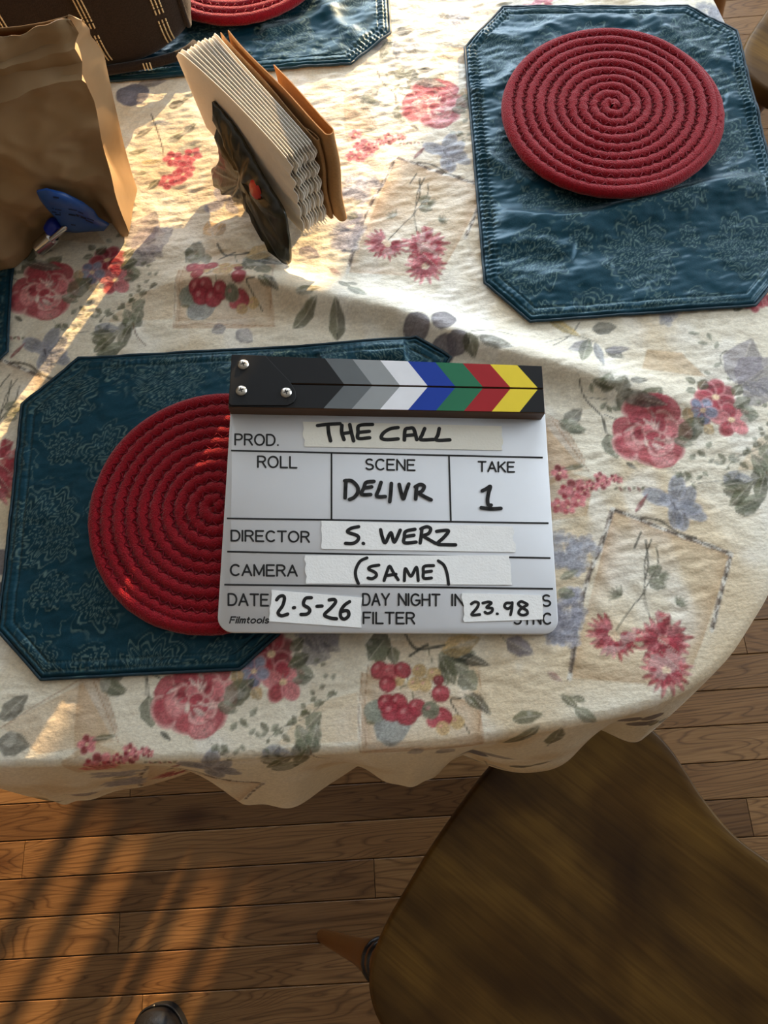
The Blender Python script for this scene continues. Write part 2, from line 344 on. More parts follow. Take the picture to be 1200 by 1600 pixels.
# ------------------------------------------------------------------ the table
OUT = catmull([(-.95, .45), (-.85, .25), (-.70, .12), (-.55, .068), (-.363, .052), (-.221, .040), (-.08, .030), (.03, .024), (.133, .027), (.213, .036), (.27, .058), (.312, .095),
               (.345, .135), (.39, .22), (.425, .35), (.457, .5), (.482, .69), (.480, .85), (.452, 1.0), (.40, 1.15), (.28, 1.28), (.1, 1.36), (-.2, 1.4), (-.5, 1.36), (-.75, 1.2), (-.92, .95), (-.98, .7)], 14, True)
table = thing('dining_table', 'wooden dining table hidden under the floral tablecloth', 'table')
tb = MB(); tb.prism(inset(OUT, .004)[::4], T-.030, T-.0035, .004); tb.build('table_top', M['chairwood'], table)
for x, y in ((-.68, .42), (.26, .40), (-.66, 1.1), (.28, 1.02)):
    b = MB(); b.lathe([(0, .024), (.06, .026), (.12, .034), (.3, .022), (.55, .034), (.72, .038), (.74, .03), (.76, .042), (1, .042)], (x, y, 0), (x, y, T-.031), 16); smooth_edges(b.build('leg', M['chairwood'], table))

# ------------------------------------------------------------------ tablecloth: shape
RIDGE = catmull([at2(*p) for p in ((190, 452), (300, 446), (400, 448), (480, 470), (560, 482), (620, 496), (700, 528), (800, 562), (930, 594), (1060, 628), (1180, 668))], 8)
def poly_dist(x, y, P):
    d = np.full(x.shape, 9., np.float32); sg = np.zeros(x.shape, np.float32); tt = np.zeros(x.shape, np.float32); n = len(P)-1
    for k in range(n):
        a, b = P[k], P[k+1]; e = b-a; L2 = e@e
        t = np.clip(((x-a[0])*e[0]+(y-a[1])*e[1])/L2, 0, 1); qx = x-a[0]-t*e[0]; qy = y-a[1]-t*e[1]; dd = np.sqrt(qx*qx+qy*qy)
        m = dd < d; d = np.where(m, dd, d); sg = np.where(m, np.sign(e[0]*qy-e[1]*qx), sg); tt = np.where(m, (k+t)/n, tt)
    return d, sg, tt
def cloth_z(x, y):
    x = np.asarray(x, np.float32); y = np.asarray(y, np.float32)
    d, sg, t = poly_dist(x, y, RIDGE)
    w = np.where(sg > 0, .024, .015)              # gentle on the window side, steeper towards the camera
    amp = .0165*smooth(t/.16)*smooth((1-t)/.25)*(.75+.5*vnoise(t*9, t*0, 1, 3))
    z = amp*np.exp(-(d/w)**2)
    z = z+.0016*(fbm(x, y*1.7, .05, 1)-.5)*2+.0007*(vnoise(x+y*.6, y*2.2-x*.5, .012, 4)-.5)*2
    # a softer second wave between the bag and the ridge
    z = z+.004*np.exp(-((y-(.588+.15*(x+.1)))/.02)**2)*smooth((x+.40)/.1)*smooth((.0-x)/.1)
    return z
RC, DROP = .010, .19
SEG = np.roll(OUT, -1, 0)-OUT; SL = np.linalg.norm(SEG, axis=1); SCUM = np.concatenate([[0], np.cumsum(SL)])
OT = SEG/SL[:, None]; ON = np.c_[OT[:, 1], -OT[:, 0]]      # outline runs counter-clockwise
ONV = (ON+np.roll(ON, 1, 0)); ONV /= np.linalg.norm(ONV, axis=1)[:, None]
def s_of(x, y):
    k = np.argmin(((OUT-np.array([x, y]))**2).sum(1)); return SCUM[k]
PEAKS = [(s_of(-.36, .052), .034, .088), (s_of(-.15, .035), .050, .070), (s_of(-.005, .024), .032, .062), (s_of(.128, .027), .036, .054), (s_of(.245, .046), .032, .050), (s_of(.338, .125), .026, .050)]
TOT = SCUM[-1]
sl = s_of(.42, .3)
while sl < s_of(-.95, .45)+TOT-.05:
    if sl < TOT: PEAKS.append((sl, .04, .05))
    sl += .16
PEAKS += [(s_of(-.55, .068), .04, .06), (s_of(-.72, .13), .04, .05)]
def fold(s):
    f = np.zeros_like(s)
    for p, a, w in PEAKS:
        d = np.abs((s-p+TOT/2) % TOT-TOT/2); f = np.maximum(f, a*np.exp(-(d/w)**2.6))
    return f
fx = np.r_[np.arange(-1.25, -.64, .02), np.arange(-.64, .60, .00148), np.arange(.60, .80, .015)]
fy = np.r_[np.arange(-.20, 1.0, .00150), np.arange(1.0, 1.68, .02)]
NX, NY = len(fx), len(fy); GX, GY = np.meshgrid(fx, fy); GX = GX.astype(np.float32); GY = GY.astype(np.float32)
gx = GX.ravel(); gy = GY.ravel()
# signed distance to the table edge, exact near it
cxs = np.arange(-1.30, .86, .03); cys = np.arange(-.26, 1.75, .03); CX, CY = np.meshgrid(cxs, cys)
CL = np.vstack([OUT, OUT[:1]])
cd, csg, _ = poly_dist(CX, CY, CL); csd = np.where(csg < 0, cd, -cd)
ix = np.clip(((gx+1.30)/.03).astype(int), 0, len(cxs)-2); iy = np.clip(((gy+.26)/.03).astype(int), 0, len(cys)-2)
near = np.nonzero(csd[iy, ix] > -.075)[0]
D = np.full(gx.shape, -1., np.float32); S = np.zeros(gx.shape, np.float32); QX = gx.copy(); QY = gy.copy(); NXV = np.zeros_like(gx); NYV = np.zeros_like(gx)
for c in np.array_split(near, max(1, len(near)//20000)):
    px, py = gx[c], gy[c]; bd = np.full(len(c), 9., np.float32); bk = np.zeros(len(c), int); bt = np.zeros(len(c), np.float32)
    for k in range(len(OUT)):
        a = OUT[k]; e = SEG[k]; t = np.clip(((px-a[0])*e[0]+(py-a[1])*e[1])/(SL[k]**2), 0, 1); dd = (px-a[0]-t*e[0])**2+(py-a[1]-t*e[1])**2
        m = dd < bd; bd = np.where(m, dd, bd); bk = np.where(m, k, bk); bt = np.where(m, t, bt)
    a = OUT[bk]; e = SEG[bk]; qx = a[:, 0]+bt*e[:, 0]; qy = a[:, 1]+bt*e[:, 1]
    nv = ONV[bk]*(1-bt)[:, None]+ONV[(bk+1) % len(OUT)]*bt[:, None]; nv /= np.linalg.norm(nv, axis=1)[:, None]
    sgn = np.sign((px-qx)*nv[:, 0]+(py-qy)*nv[:, 1]); D[c] = np.sqrt(bd)*np.where(sgn == 0, 1, sgn); S[c] = SCUM[bk]+bt*SL[bk]; QX[c] = qx; QY[c] = qy; NXV[c] = nv[:, 0]; NYV[c] = nv[:, 1]
dropv = DROP+.006*np.sin(S*19)
dcl = np.minimum(D, dropv); over = dcl > 0
zt = cloth_z(gx, gy); zt = zt*smooth((-D)/.05)
phi = np.minimum(dcl/RC, math.pi/2); dp = np.maximum(dcl-RC*math.pi/2, 0)
fo = fold(S); frac = dp/DROP
outw = RC*np.sin(phi)+fo*frac**.8+.0030*np.sin(S*62+2*np.sin(S*13))*frac+.0011*np.sin(S*120+4*np.sin(S*17)+dcl*20)*frac**.7
down = RC*(1-np.cos(phi))+dp*np.sqrt(np.clip(1-(fo/DROP*1.05)**2, .1, 1))
tang = .012*np.sin(S*30)*frac
PX = np.where(over, QX+NXV*outw-NYV*tang, gx); PY = np.where(over, QY+NYV*outw+NXV*tang, gy); PZ = np.where(over, T-down, T+zt)
keep = (D < dropv).reshape(NY, NX)
kq = keep[:-1, :-1] | keep[1:, :-1] | keep[:-1, 1:] | keep[1:, 1:]
idx = np.arange(NX*NY).reshape(NY, NX)
FQ = np.stack([idx[:-1, :-1][kq], idx[:-1, 1:][kq], idx[1:, 1:][kq], idx[1:, :-1][kq]], 1)

# ------------------------------------------------------------------ tablecloth: print
LA, LB = np.array([.15228, -.45555]), np.array([.45988, .19852])      # repeat of the print
N1 = RNG.random((NY, NX)).astype(np.float32); N2 = fbm(GX, GY, .012, 2); N3 = fbm(GX, GY, .11, 5); N4 = fbm(GX*1.3, GY*.8, .05, 6)
CREAM, TAN, PALE = [np.array(lin(*c)) for c in ((230, 222, 202), (202, 176, 134), (237, 233, 222))]
k1 = smooth((N3-.50)/.22)[..., None]; k2 = smooth((N4-.52)/.2)[..., None]
PR = (CREAM*(1-k1)+TAN*k1*.6+CREAM*k1*.4); PR = PR*(1-k2*.6)+PALE*k2*.6; PR = PR.astype(np.float32)
def copies(cx, cy, r):
    for i in range(-4, 5):
        for j in range(-4, 5):
            o = i*LA+j*LB; x, y = cx+o[0], cy+o[1]
            if x+r < -.64 or x-r > .60 or y+r < -.2 or y-r > 1.0: continue
            a0, a1 = np.searchsorted(fx, (x-r, x+r)); c0, c1 = np.searchsorted(fy, (y-r, y+r))
            if a1 > a0 and c1 > c0: yield o, slice(c0, c1), slice(a0, a1)
def blend(sy, sx, m, col):
    PR[sy, sx] = PR[sy, sx]*(1-m[..., None])+np.asarray(col, np.float32)*m[..., None]
def leaf(x1, y1, x2, y2, w, col, al=.9, rib=True, z=0, ws=None):
    """a leaf from base to tip, given where the photo shows them; w = half width in mm"""
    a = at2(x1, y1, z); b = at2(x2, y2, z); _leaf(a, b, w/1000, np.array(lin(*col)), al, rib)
def _leaf(a, b, w, c, al=.9, rib=True, blunt=.95):
    e = b-a; Ln = np.linalg.norm(e)+1e-9; e = e/Ln; mid = (a+b)/2
    for o, sy, sx in copies(mid[0], mid[1], Ln/2+w+.003):
        X = GX[sy, sx]-a[0]-o[0]; Y = GY[sy, sx]-a[1]-o[1]; u = (X*e[0]+Y*e[1])/Ln; v = -X*e[1]+Y*e[0]
        pr = w*np.maximum(np.sin(np.pi*np.clip(u, 0, 1)**.8), 0)**blunt*(1+.06*np.sin(u*17+v*300))
        m = np.clip((pr-np.abs(v))/.0014+.4, 0, 1)*((u > 0) & (u < 1))
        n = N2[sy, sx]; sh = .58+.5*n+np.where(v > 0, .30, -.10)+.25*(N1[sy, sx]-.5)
        cc = c[None, None]*sh[..., None]
        if rib: k = np.clip(1-np.abs(v)/.0010, 0, 1)*.55; cc = cc*(1-k[..., None])+CREAM*.7*k[..., None]
        lite = smooth((n-.58)/.12)*.35; cc = cc*(1-lite[..., None])+PALE*.8*lite[..., None]
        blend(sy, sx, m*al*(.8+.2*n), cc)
def blob(p, rx, ry, ang, c, al=.9, edge=None, z=0):
    """soft petal: ellipse with a paler rim"""
    R = max(rx, ry)+.003; ca_, sa_ = math.cos(ang), math.sin(ang)
    for o, sy, sx in copies(p[0], p[1], R):
        X = GX[sy, sx]-p[0]-o[0]; Y = GY[sy, sx]-p[1]-o[1]; u = (X*ca_+Y*sa_)/rx; v = (-X*sa_+Y*ca_)/ry
        r = np.sqrt(u*u+v*v)*(1+.12*(N2[sy, sx]-.5)*2); m = np.clip((1-r)*min(rx, ry)/.0013+.3, 0, 1)
        sh = .8+.4*N2[sy, sx]+.3*(N1[sy, sx]-.5); cc = np.array(c)[None, None]*sh[..., None]
        if edge is not None: k = smooth((r-.62)/.35)*.75; cc = cc*(1-k[..., None])+np.array(edge)*k[..., None]
        blend(sy, sx, m*al, cc)
def stem(pts, w, col, al=.85, z=0, dash=0):
    P = catmull([at2(*p, z) for p in pts], 6); c = np.array(lin(*col)); mid = P.mean(0); r = np.abs(P-mid).max()+.004
    for o, sy, sx in copies(mid[0], mid[1], r):
        d, _, t = poly_dist(GX[sy, sx]-o[0], GY[sy, sx]-o[1], P); wv = w/1000*(.7+.6*N2[sy, sx])
        m = np.clip((wv-d)/.0010+.3, 0, 1)
        cc = c[None, None]*(.7+.6*N1[sy, sx])[..., None]
        if dash: k = (np.sin(t*dash*6.28+4*N2[sy, sx]) > .35)*.75; cc = cc*(1-k[..., None])+PALE*k[..., None]
        blend(sy, sx, m*al, cc)
def wash(poly, col, al, fade=.03, z=0):
    """a paper-coloured wash inside a polygon, strongest at its rim"""
    P = np.array([at2(*p, z) for p in poly]); P = np.vstack([P, P[:1]]); mid = P[:-1].mean(0); r = np.abs(P-mid).max()+.01; c = np.array(lin(*col))
    for o, sy, sx in copies(mid[0], mid[1], r):
        X = GX[sy, sx]-o[0]; Y = GY[sy, sx]-o[1]; d, _, _ = poly_dist(X, Y, P); ins = np.zeros(X.shape, bool)
        for k in range(len(P)-1):
            a, b = P[k], P[k+1]; ins ^= ((a[1] > Y) != (b[1] > Y)) & (X < (b[0]-a[0])*(Y-a[1])/(b[1]-a[1]+1e-12)+a[0])
        blend(sy, sx, ins*al*np.exp(-d/fade)*np.clip(d/.0015, 0, 1)*(.5+.9*N4[sy, sx]), c)
OLIVE, GREY, DARK, SAGE, BLUE, LILAC = (88, 90, 60), (106, 106, 96), (48, 50, 39), (120, 124, 102), (138, 141, 148), (146, 142, 146)
RED, PINK, DEEP, ROSE = (164, 52, 66), (206, 122, 126), (130, 34, 46), (184, 84, 92)
rr = random.Random(3)
# old-paper panels, plain tan washes and seams
wash([(957, 795), (1142, 866), (1100, 1000), (1070, 1075), (888, 1060)], (176, 132, 82), .62, .013)
wash([(572, 1045), (572, 1166), (752, 1160), (748, 1030), (700, 1000), (600, 1000)], (190, 152, 98), .35, .03)
wash([(280, 425), (272, 515), (430, 512), (428, 455)], (176, 130, 78), .6, .012)
wash([(842, 650), (878, 655), (915, 722), (860, 760), (850, 720)], (170, 140, 112), .6, .03)
wash([(1010, 545), (1065, 550), (1105, 590), (1000, 580)], (186, 148, 96), .55, .05)
wash([(0, 1135), (130, 1065), (180, 1160), (60, 1180)], (198, 160, 112), .5, .05)  # warm tan wash, fading inwards from its rim
wash([(525, 225), (560, 205), (600, 215), (585, 255), (530, 262)], (186, 148, 100), .6, .04)
wash([(480, 1100), (560, 1080), (560, 1160), (430, 1165)], (204, 170, 118), .4, .05)
for s_ in ([(575, 1040), (570, 1100), (572, 1165)], [(282, 428), (274, 470), (272, 512)], [(272, 512), (330, 506), (430, 510)], [(838, 640), (880, 665), (915, 722)], [(145, 1062), (165, 1110), (185, 1160)], [(0, 1138), (60, 1100), (120, 1064)], [(748, 1040), (752, 1100), (748, 1140)]):
    stem(s_, .8, (150, 104, 62), .55)
# framed twig panel
for s_ in ([(957, 797), (940, 850), (920, 900), (905, 960), (890, 1060)], [(957, 795), (1000, 812), (1050, 832), (1100, 850), (1142, 866)], [(1142, 866), (1128, 920), (1112, 985)]):
    stem(s_, 2.4, (126, 112, 104), .8, dash=5); stem([(x+1, y) for x, y in s_], 1.0, (66, 58, 50), .8, dash=7)
stem([(1018, 842), (1008, 875), (1006, 924), (988, 948), (962, 985)], .8, DARK); stem([(1026, 855), (1027, 885), (1008, 922), (1010, 945), (1016, 966)], .8, DARK)
for a, l_, p in ((150, 16, (972, 930)), (30, 14, (1056, 944)), (-15, 13, (1030, 900))):
    for q in range(6):
        t = math.radians(a+(q-2.5)*22); leaf(p[0], p[1], p[0]+l_*1.5*math.cos(t), p[1]-l_*1.1*math.sin(t), 1.8, SAGE if q % 2 else OLIVE, .7, False)
def chrys(px, py, R, a0=0, a1=360, n=17, inner=PALE):
    c = at2(px, py)
    for ring, rad in ((0, 1.0), (1, .68)):
        for k in range(n):
            t = math.radians(a0+(a1-a0)*(k+.5*ring)/n)+rr.uniform(-.06, .06); L_ = R*rad*rr.uniform(.8, 1.05)
            d = np.array([math.cos(t), math.sin(t)*.92]); _leaf(c+d*R*.16, c+d*L_, R*.105, np.array(lin(*(RED if rr.random() < .6 else PINK)))*rr.uniform(.8, 1.1), .95, False, .6)
    blob(c, R*.16, R*.13, 0, np.array(lin(226, 200, 170)), .8)
chrys(1037, 1000, .030); chrys(1041, 1046, .027); chrys(958, 990, .025, 100, 260, 10); chrys(962, 996, .025, 200, 380, 10)
def rose(px, py, R):
    c = at2(px, py)
    for rg, (rad, n, sz) in enumerate(((.78, 9, .42), (.55, 8, .36), (.33, 6, .30), (.12, 4, .22))):
        for k in range(n):
            t = 6.283*((k*2) % n+.4*rg)/n+rr.uniform(-.3, .3); p = c+R*rad*rr.uniform(.85, 1.1)*np.array([math.cos(t), math.sin(t)])
            cc = np.array(lin(*rr.choice((PINK, ROSE, (170, 64, 76), (212, 140, 140), (186, 92, 100), (176, 76, 86)))))
            blob(p, R*sz*rr.uniform(.85, 1.15), R*sz*.75, t+1.57, cc, .93, np.array(lin(228, 186, 178)) if rr.random() < .6 else np.array(lin(168, 62, 74)))
    for k in range(26):
        t = rr.uniform(0, 6.28); q = c+R*rr.uniform(.1, .7)*np.array([math.cos(t), math.sin(t)]); _leaf(q, q+R*.32*np.array([math.cos(t+.9), math.sin(t+.9)]), R*.05, np.array(lin(*(DEEP if k % 2 else (232, 206, 196)))), .7, False)
leaf(1000, 645, 1030, 610, 12, OLIVE); leaf(960, 622, 1005, 640, 11, OLIVE); leaf(950, 678, 965, 718, 10, SAGE); leaf(1055, 690, 1090, 655, 10, BLUE); leaf(978, 722, 996, 733, 2.5, DARK, rib=False)
stem([(902, 600), (915, 625), (940, 650), (951, 680)], .9, DARK); stem([(915, 622), (950, 625)], .7, GREY); stem([(945, 648), (975, 660)], .8, DARK)
leaf(882, 664, 910, 637, 8, GREY); leaf(888, 672, 918, 670, 5.5, OLIVE); leaf(938, 640, 948, 628, 2.6, SAGE, rib=False); leaf(948, 634, 956, 645, 2.6, OLIVE, rib=False); leaf(955, 637, 970, 641, 2.6, SAGE, rib=False); leaf(920, 605, 925, 617, 2.4, SAGE, rib=False)
leaf(942, 618, 950, 590, 8, SAGE); leaf(965, 620, 972, 595, 9, OLIVE); leaf(980, 602, 1010, 600, 4, DARK)
rose(1017, 675, .036)
def bloom(px, py, R, c1=RED, c2=PINK, n=5, a=.3):
    c = at2(px, py)
    for k in range(n):
        t = a+6.283*k/n; blob(c+R*.55*np.array([math.cos(t), math.sin(t)]), R*.52, R*.44, t, np.array(lin(*(c1 if k % 2 else c2))), .93, np.array(lin(214, 150, 150)))
    blob(c, R*.2, R*.17, 0, np.array(lin(226, 200, 160)), .9)
    for k in range(8):
        t = k*.785; _leaf(c+R*.15*np.array([math.cos(t), math.sin(t)]), c+R*.5*np.array([math.cos(t), math.sin(t)]), R*.04, np.array(lin(*DEEP)), .6, False)
bloom(1117, 622, .021, RED, DEEP, 7); bloom(1142, 657, .019, RED, PINK); bloom(1096, 644, .015, (112, 118, 146), (142, 148, 168), 5, .9)
leaf(1145, 637, 1172, 626, 6, OLIVE); leaf(1155, 655, 1185, 652, 5, SAGE); leaf(1092, 610, 1104, 592, 6, OLIVE); leaf(1086, 600, 1070, 590, 4.5, OLIVE); leaf(1086, 610, 1068, 616, 4.5, SAGE); leaf(1070, 640, 1078, 665, 6, (190, 160, 110)); leaf(1100, 665, 1115, 680, 6, (196, 166, 116))
for p, q in (((1115, 575), (1128, 565)), ((1100, 580), (1112, 586)), ((1135, 590), (1148, 594)), ((1075, 520), (1095, 522)), ((1090, 535), (1108, 537)), ((1105, 520), (1112, 532)), ((1118, 545), (1122, 532))): leaf(*p, *q, 2.6, SAGE, .8, False)
stem([(1128, 572), (1126, 555), (1136, 547)], .7, GREY)
# grey-violet wings and leaves at the right
for a, b, w in (((1150, 600), (1175, 528), 20), ((1155, 605), (1215, 560), 22), ((1160, 610), (1205, 625), 14)): leaf(*a, *b, w, (140, 134, 142), .8)
# leaf cluster on the ridge
for a, b, w, c in (((925, 535), (885, 552), 7, LILAC), ((920, 530), (905, 575), 7, SAGE), ((945, 545), (975, 562), 7, GREY), ((925, 515), (965, 510), 8, GREY), ((930, 535), (940, 580), 5, BLUE), ((945, 550), (985, 545), 5, LILAC)): leaf(*a, *b, w, c)
stem([(905, 505), (890, 525), (862, 545)], .7, DARK); stem([(930, 535), (895, 525), (850, 540)], .6, GREY)
# flowering sprig
for k in range(13):
    t = k/12; bx_, by_ = 872+95*t+rr.uniform(-6, 6), 752+16*math.sin(t*5)+8*t+rr.uniform(-14, 14)*(1-.6*t); bloom(bx_, by_, rr.uniform(.006, .013)*(1-.5*t), rr.choice((RED, DEEP)), PINK, 5, rr.random())
for k in range(7): leaf(960+k*7, 765-(k % 2)*5, 966+k*7, 760+(k % 2)*8, 1.6, DEEP if k % 2 else OLIVE, .9, False)
for k in range(3): bloom(872+k*16, 790-k*4+(k % 2)*6, .008, ROSE, PINK)
def butterfly(px, py, s, rot, col=BLUE):
    c = at2(px, py)
    for a, l_, w in ((rot+50, 1.0, .33), (rot+130, .95, .34), (rot-35, .85, .3), (rot-110, .8, .28)):
        t = math.radians(a); d = np.array([math.cos(t), math.sin(t)]); blob(c+d*s*l_*.55, s*l_*.5, s*w*.85, t, np.array(lin(*col))*rr.uniform(.85, 1.1), .85, np.array(lin(172, 172, 186)))
        for q in (-.22, 0, .22):
            dd = np.array([math.cos(t+q), math.sin(t+q)]); _leaf(c+dd*s*.15, c+dd*s*l_*.9, s*.03, np.array(lin(98, 98, 118)), .6, False)
    t = math.radians(rot+90); d = np.array([math.cos(t), math.sin(t)]); _leaf(c-d*s*.25, c+d*s*.25, s*.05, np.array(lin(70, 66, 74)), .9, False)
butterfly(1067, 797, .026, 5); butterfly(70, 548, .030, 15); butterfly(352, 318, .026, 60, (150, 146, 156))
def hydrangea(px, py, rx, ry, n, col=(144, 146, 154)):
    for k in range(n):
        t = rr.uniform(0, 6.28); q = math.sqrt(rr.random()); x, y = px+rx*q*math.cos(t), py+ry*q*math.sin(t)
        for j in range(4):
            a = j*1.57+t; c = at2(x, y); d = np.array([math.cos(a), math.sin(a)]); blob(c+d*.004, .0045, .0036, a, np.array(lin(*col))*rr.uniform(.8, 1.2), .6, np.array(lin(190, 188, 198)))
hydrangea(895, 862, 34, 30, 26); hydrangea(882, 965, 28, 48, 30, (132, 133, 145)); leaf(875, 905, 905, 890, 4, SAGE); leaf(870, 925, 900, 930, 6, SAGE)
# right-hand leaves
for a, b, w, c in (((1180, 760), (1200, 725), 9, GREY), ((1150, 800), (1190, 785), 8, OLIVE), ((1145, 745), (1180, 752), 6, BLUE), ((1135, 760), (1155, 735), 8, BLUE), ((1130, 765), (1165, 775), 6, OLIVE), ((1185, 780), (1195, 740), 7, OLIVE)): leaf(*a, *b, w, c)
for k in range(9):
    x = 1062+k*9; y = 738+18*math.sin(k*.8); leaf(x, y, x+9, y+(-9 if k % 2 else 8), 2.2, SAGE, .8, False)
stem([(1040, 718), (1060, 740), (1090, 755), (1130, 750)], .5, GREY)
for k in range(6):
    x = 1172+k*5; y = 705-k*8; leaf(x, y, x+(8 if k % 2 else -8), y-6, 2.4, OLIVE, .8, False)
# vine and leaves below the slate
stem([(525, 1082), (505, 1098), (480, 1120), (440, 1137), (417, 1157)], .6, GREY)
for k in range(11):
    t = k/10; x = 522-105*t; y = 1082+75*t; s_ = 1 if k % 2 else -1; leaf(x, y, x+8+s_*4, y-8*s_-4, 2.8, OLIVE if k % 3 else SAGE, .85, False)
leaf(472, 1152, 472, 1178, 7, OLIVE); leaf(485, 1178, 494, 1150, 7, SAGE); leaf(478, 1138, 503, 1112, 7, SAGE); leaf(455, 1018, 474, 996, 6, OLIVE); leaf(455, 1038, 484, 1022, 7, OLIVE); leaf(462, 1046, 492, 1058, 7, SAGE); leaf(350, 1100, 398, 1060, 11, OLIVE); leaf(340, 1100, 372, 1112, 6, SAGE)
for p, q in (((490, 1035), (500, 1028)), ((500, 1040), (510, 1035)), ((505, 1060), (512, 1052)), ((518, 1062), (524, 1052))): leaf(*p, *q, 2.4, SAGE, .8, False)
for a, b, w in (((500, 990), (530, 1008), 9), ((490, 992), (505, 1022), 9), ((505, 1000), (532, 1018), 6), ((480, 990), (492, 1010), 6)): leaf(*a, *b, w, LILAC, .85)
# berries and their leaves
for a, b, w, c in (((612, 1010), (570, 1008), 15, OLIVE), ((600, 1000), (575, 1032), 11, SAGE), ((612, 1010), (618, 1040), 6, OLIVE), ((685, 1022), (735, 1050), 12, SAGE), ((690, 1025), (745, 1020), 8, OLIVE), ((690, 1030), (712, 1070), 8, OLIVE), ((700, 1020), (768, 1040), 6, DARK), ((720, 1050), (745, 1078), 10, SAGE),
                   ((690, 1018), (752, 996), 10, (196, 168, 116)), ((735, 1082), (768, 1118), 5, DARK), ((725, 1085), (750, 1110), 4, OLIVE), ((693, 1052), (700, 1072), 3, OLIVE), ((605, 1100), (578, 1118), 9, SAGE), ((596, 1118), (570, 1128), 6, OLIVE), ((612, 1122), (590, 1158), 10, OLIVE)): leaf(*a, *b, w, c)
blob(at2(613, 1137), .017, .014, .5, np.array(lin(150, 152, 148)), .9); blob(at2(589, 1110), .012, .010, 0, np.array(lin(138, 142, 128)), .9)
stem([(633, 990), (645, 1010), (660, 1015), (695, 1008)], 1.4, DARK); stem([(640, 1025), (660, 1012), (668, 1008)], 1.3, DARK); stem([(668, 1012), (672, 1025), (676, 1036)], .6, OLIVE)
stem([(720, 1091), (704, 1093), (712, 1110), (722, 1125), (733, 1145)], .9, DARK); stem([(635, 1048), (638, 1066)], .7, OLIVE); stem([(640, 1068), (625, 1075)], .7, OLIVE); stem([(645, 1080), (646, 1092)], .6, OLIVE); stem([(670, 1082), (680, 1096)], .6, OLIVE)
def berry(px, py, r, c=RED):
    r *= .88; p = at2(px, py); blob(p, r, r*.95, 0, np.array(lin(*c)), .95, np.array(lin(*DEEP)) if c == RED else None); blob(p+np.array([-r*.25, r*.3]), r*.3, r*.22, .5, np.array(lin(214, 150, 148)), .6)
for x, y in ((655, 1048), (678, 1053), (648, 1069), (664, 1070), (622, 1062), (714, 1128)): berry(x, y, .0075, (198, 168, 118))
for x, y, r in ((593, 1047, .010), (609, 1050, .009), (606, 1069, .0095), (629, 1047, .0095), (685, 1063, .006), (689, 1083, .0095), (605, 1098, .0105), (622, 1097, .010), (612, 1112, .011), (635, 1116, .0115), (651, 1105, .0095), (690, 1121, .011), (677, 1127, .007)): berry(x, y, r, rr.choice((RED, DEEP, ROSE)) if r < .0095 else RED)
berry(673, 1110, .009, (118, 118, 96)); berry(692, 1138, .0075, (190, 160, 116))
leaf(790, 1000, 835, 1022, 9, (112, 106, 122)); leaf(800, 1125, 850, 1115, 6, OLIVE); stem([(780, 990), (790, 1002)], .6, GREY)
leaf(876, 1085, 905, 1108, 4, OLIVE); leaf(855, 1050, 880, 1066, 3, (176, 136, 128))
# leaves on the middle of the cloth
leaf(458, 515, 500, 476, 8, OLIVE); leaf(527, 532, 527, 478, 9, OLIVE); stem([(527, 520), (527, 540)], .8, DARK); leaf(545, 458, 575, 475, 6, SAGE); leaf(560, 450, 540, 445, 3, OLIVE)
for x, y, r in ((651, 520, .015), (692, 512, .014), (692, 552, .014), (715, 545, .012)): blob(at2(x, y), r, r*.95, .4, np.array(lin(112, 106, 112)), .9, np.array(lin(92, 86, 94)))
leaf(728, 535, 742, 565, 8, OLIVE); leaf(745, 540, 800, 556, 8, GREY); stem([(735, 532), (770, 524), (800, 528)], .7, GREY)
leaf(352, 510, 330, 520, 7, LILAC); leaf(370, 515, 395, 535, 9, LILAC)
# left side
leaf(150, 555, 200, 535, 8, SAGE); leaf(145, 550, 190, 515, 6, OLIVE); leaf(175, 520, 140, 522, 5, OLIVE); leaf(207, 508, 195, 482, 7, SAGE); leaf(210, 508, 222, 478, 7, SAGE); stem([(208, 505), (214, 525), (228, 540)], .9, (110, 84, 60))
for k in range(8):
    x = 85+k*13; y = 500+14*math.cos(k*.9)-k*3; leaf(x, y, x+10, y+(9 if k % 2 else -9), 3, OLIVE if k % 2 else SAGE, .85, False)
stem([(20, 566), (45, 570), (65, 585), (85, 592)], 1.6, (84, 76, 62)); stem([(18, 595), (12, 625), (2, 645)], 1.0, DARK); stem([(0, 605), (15, 585)], 1.0, DARK)
leaf(8, 640, 30, 628, 6, SAGE); leaf(5, 648, 28, 655, 6, SAGE); leaf(15, 560, 40, 535, 2.5, DEEP, .9, False)
for a, b, w in (((0, 700), (20, 690), 8), ((-5, 720), (18, 740), 8), ((-8, 735), (14, 765), 7)): leaf(*a, *b, w, RED)
leaf(0, 1125, 45, 1084, 9, GREY); leaf(-5, 1160, 48, 1165, 11, GREY); leaf(155, 1062, 195, 1085, 8, SAGE); stem([(228, 1060), (229, 1085)], .8, DARK)
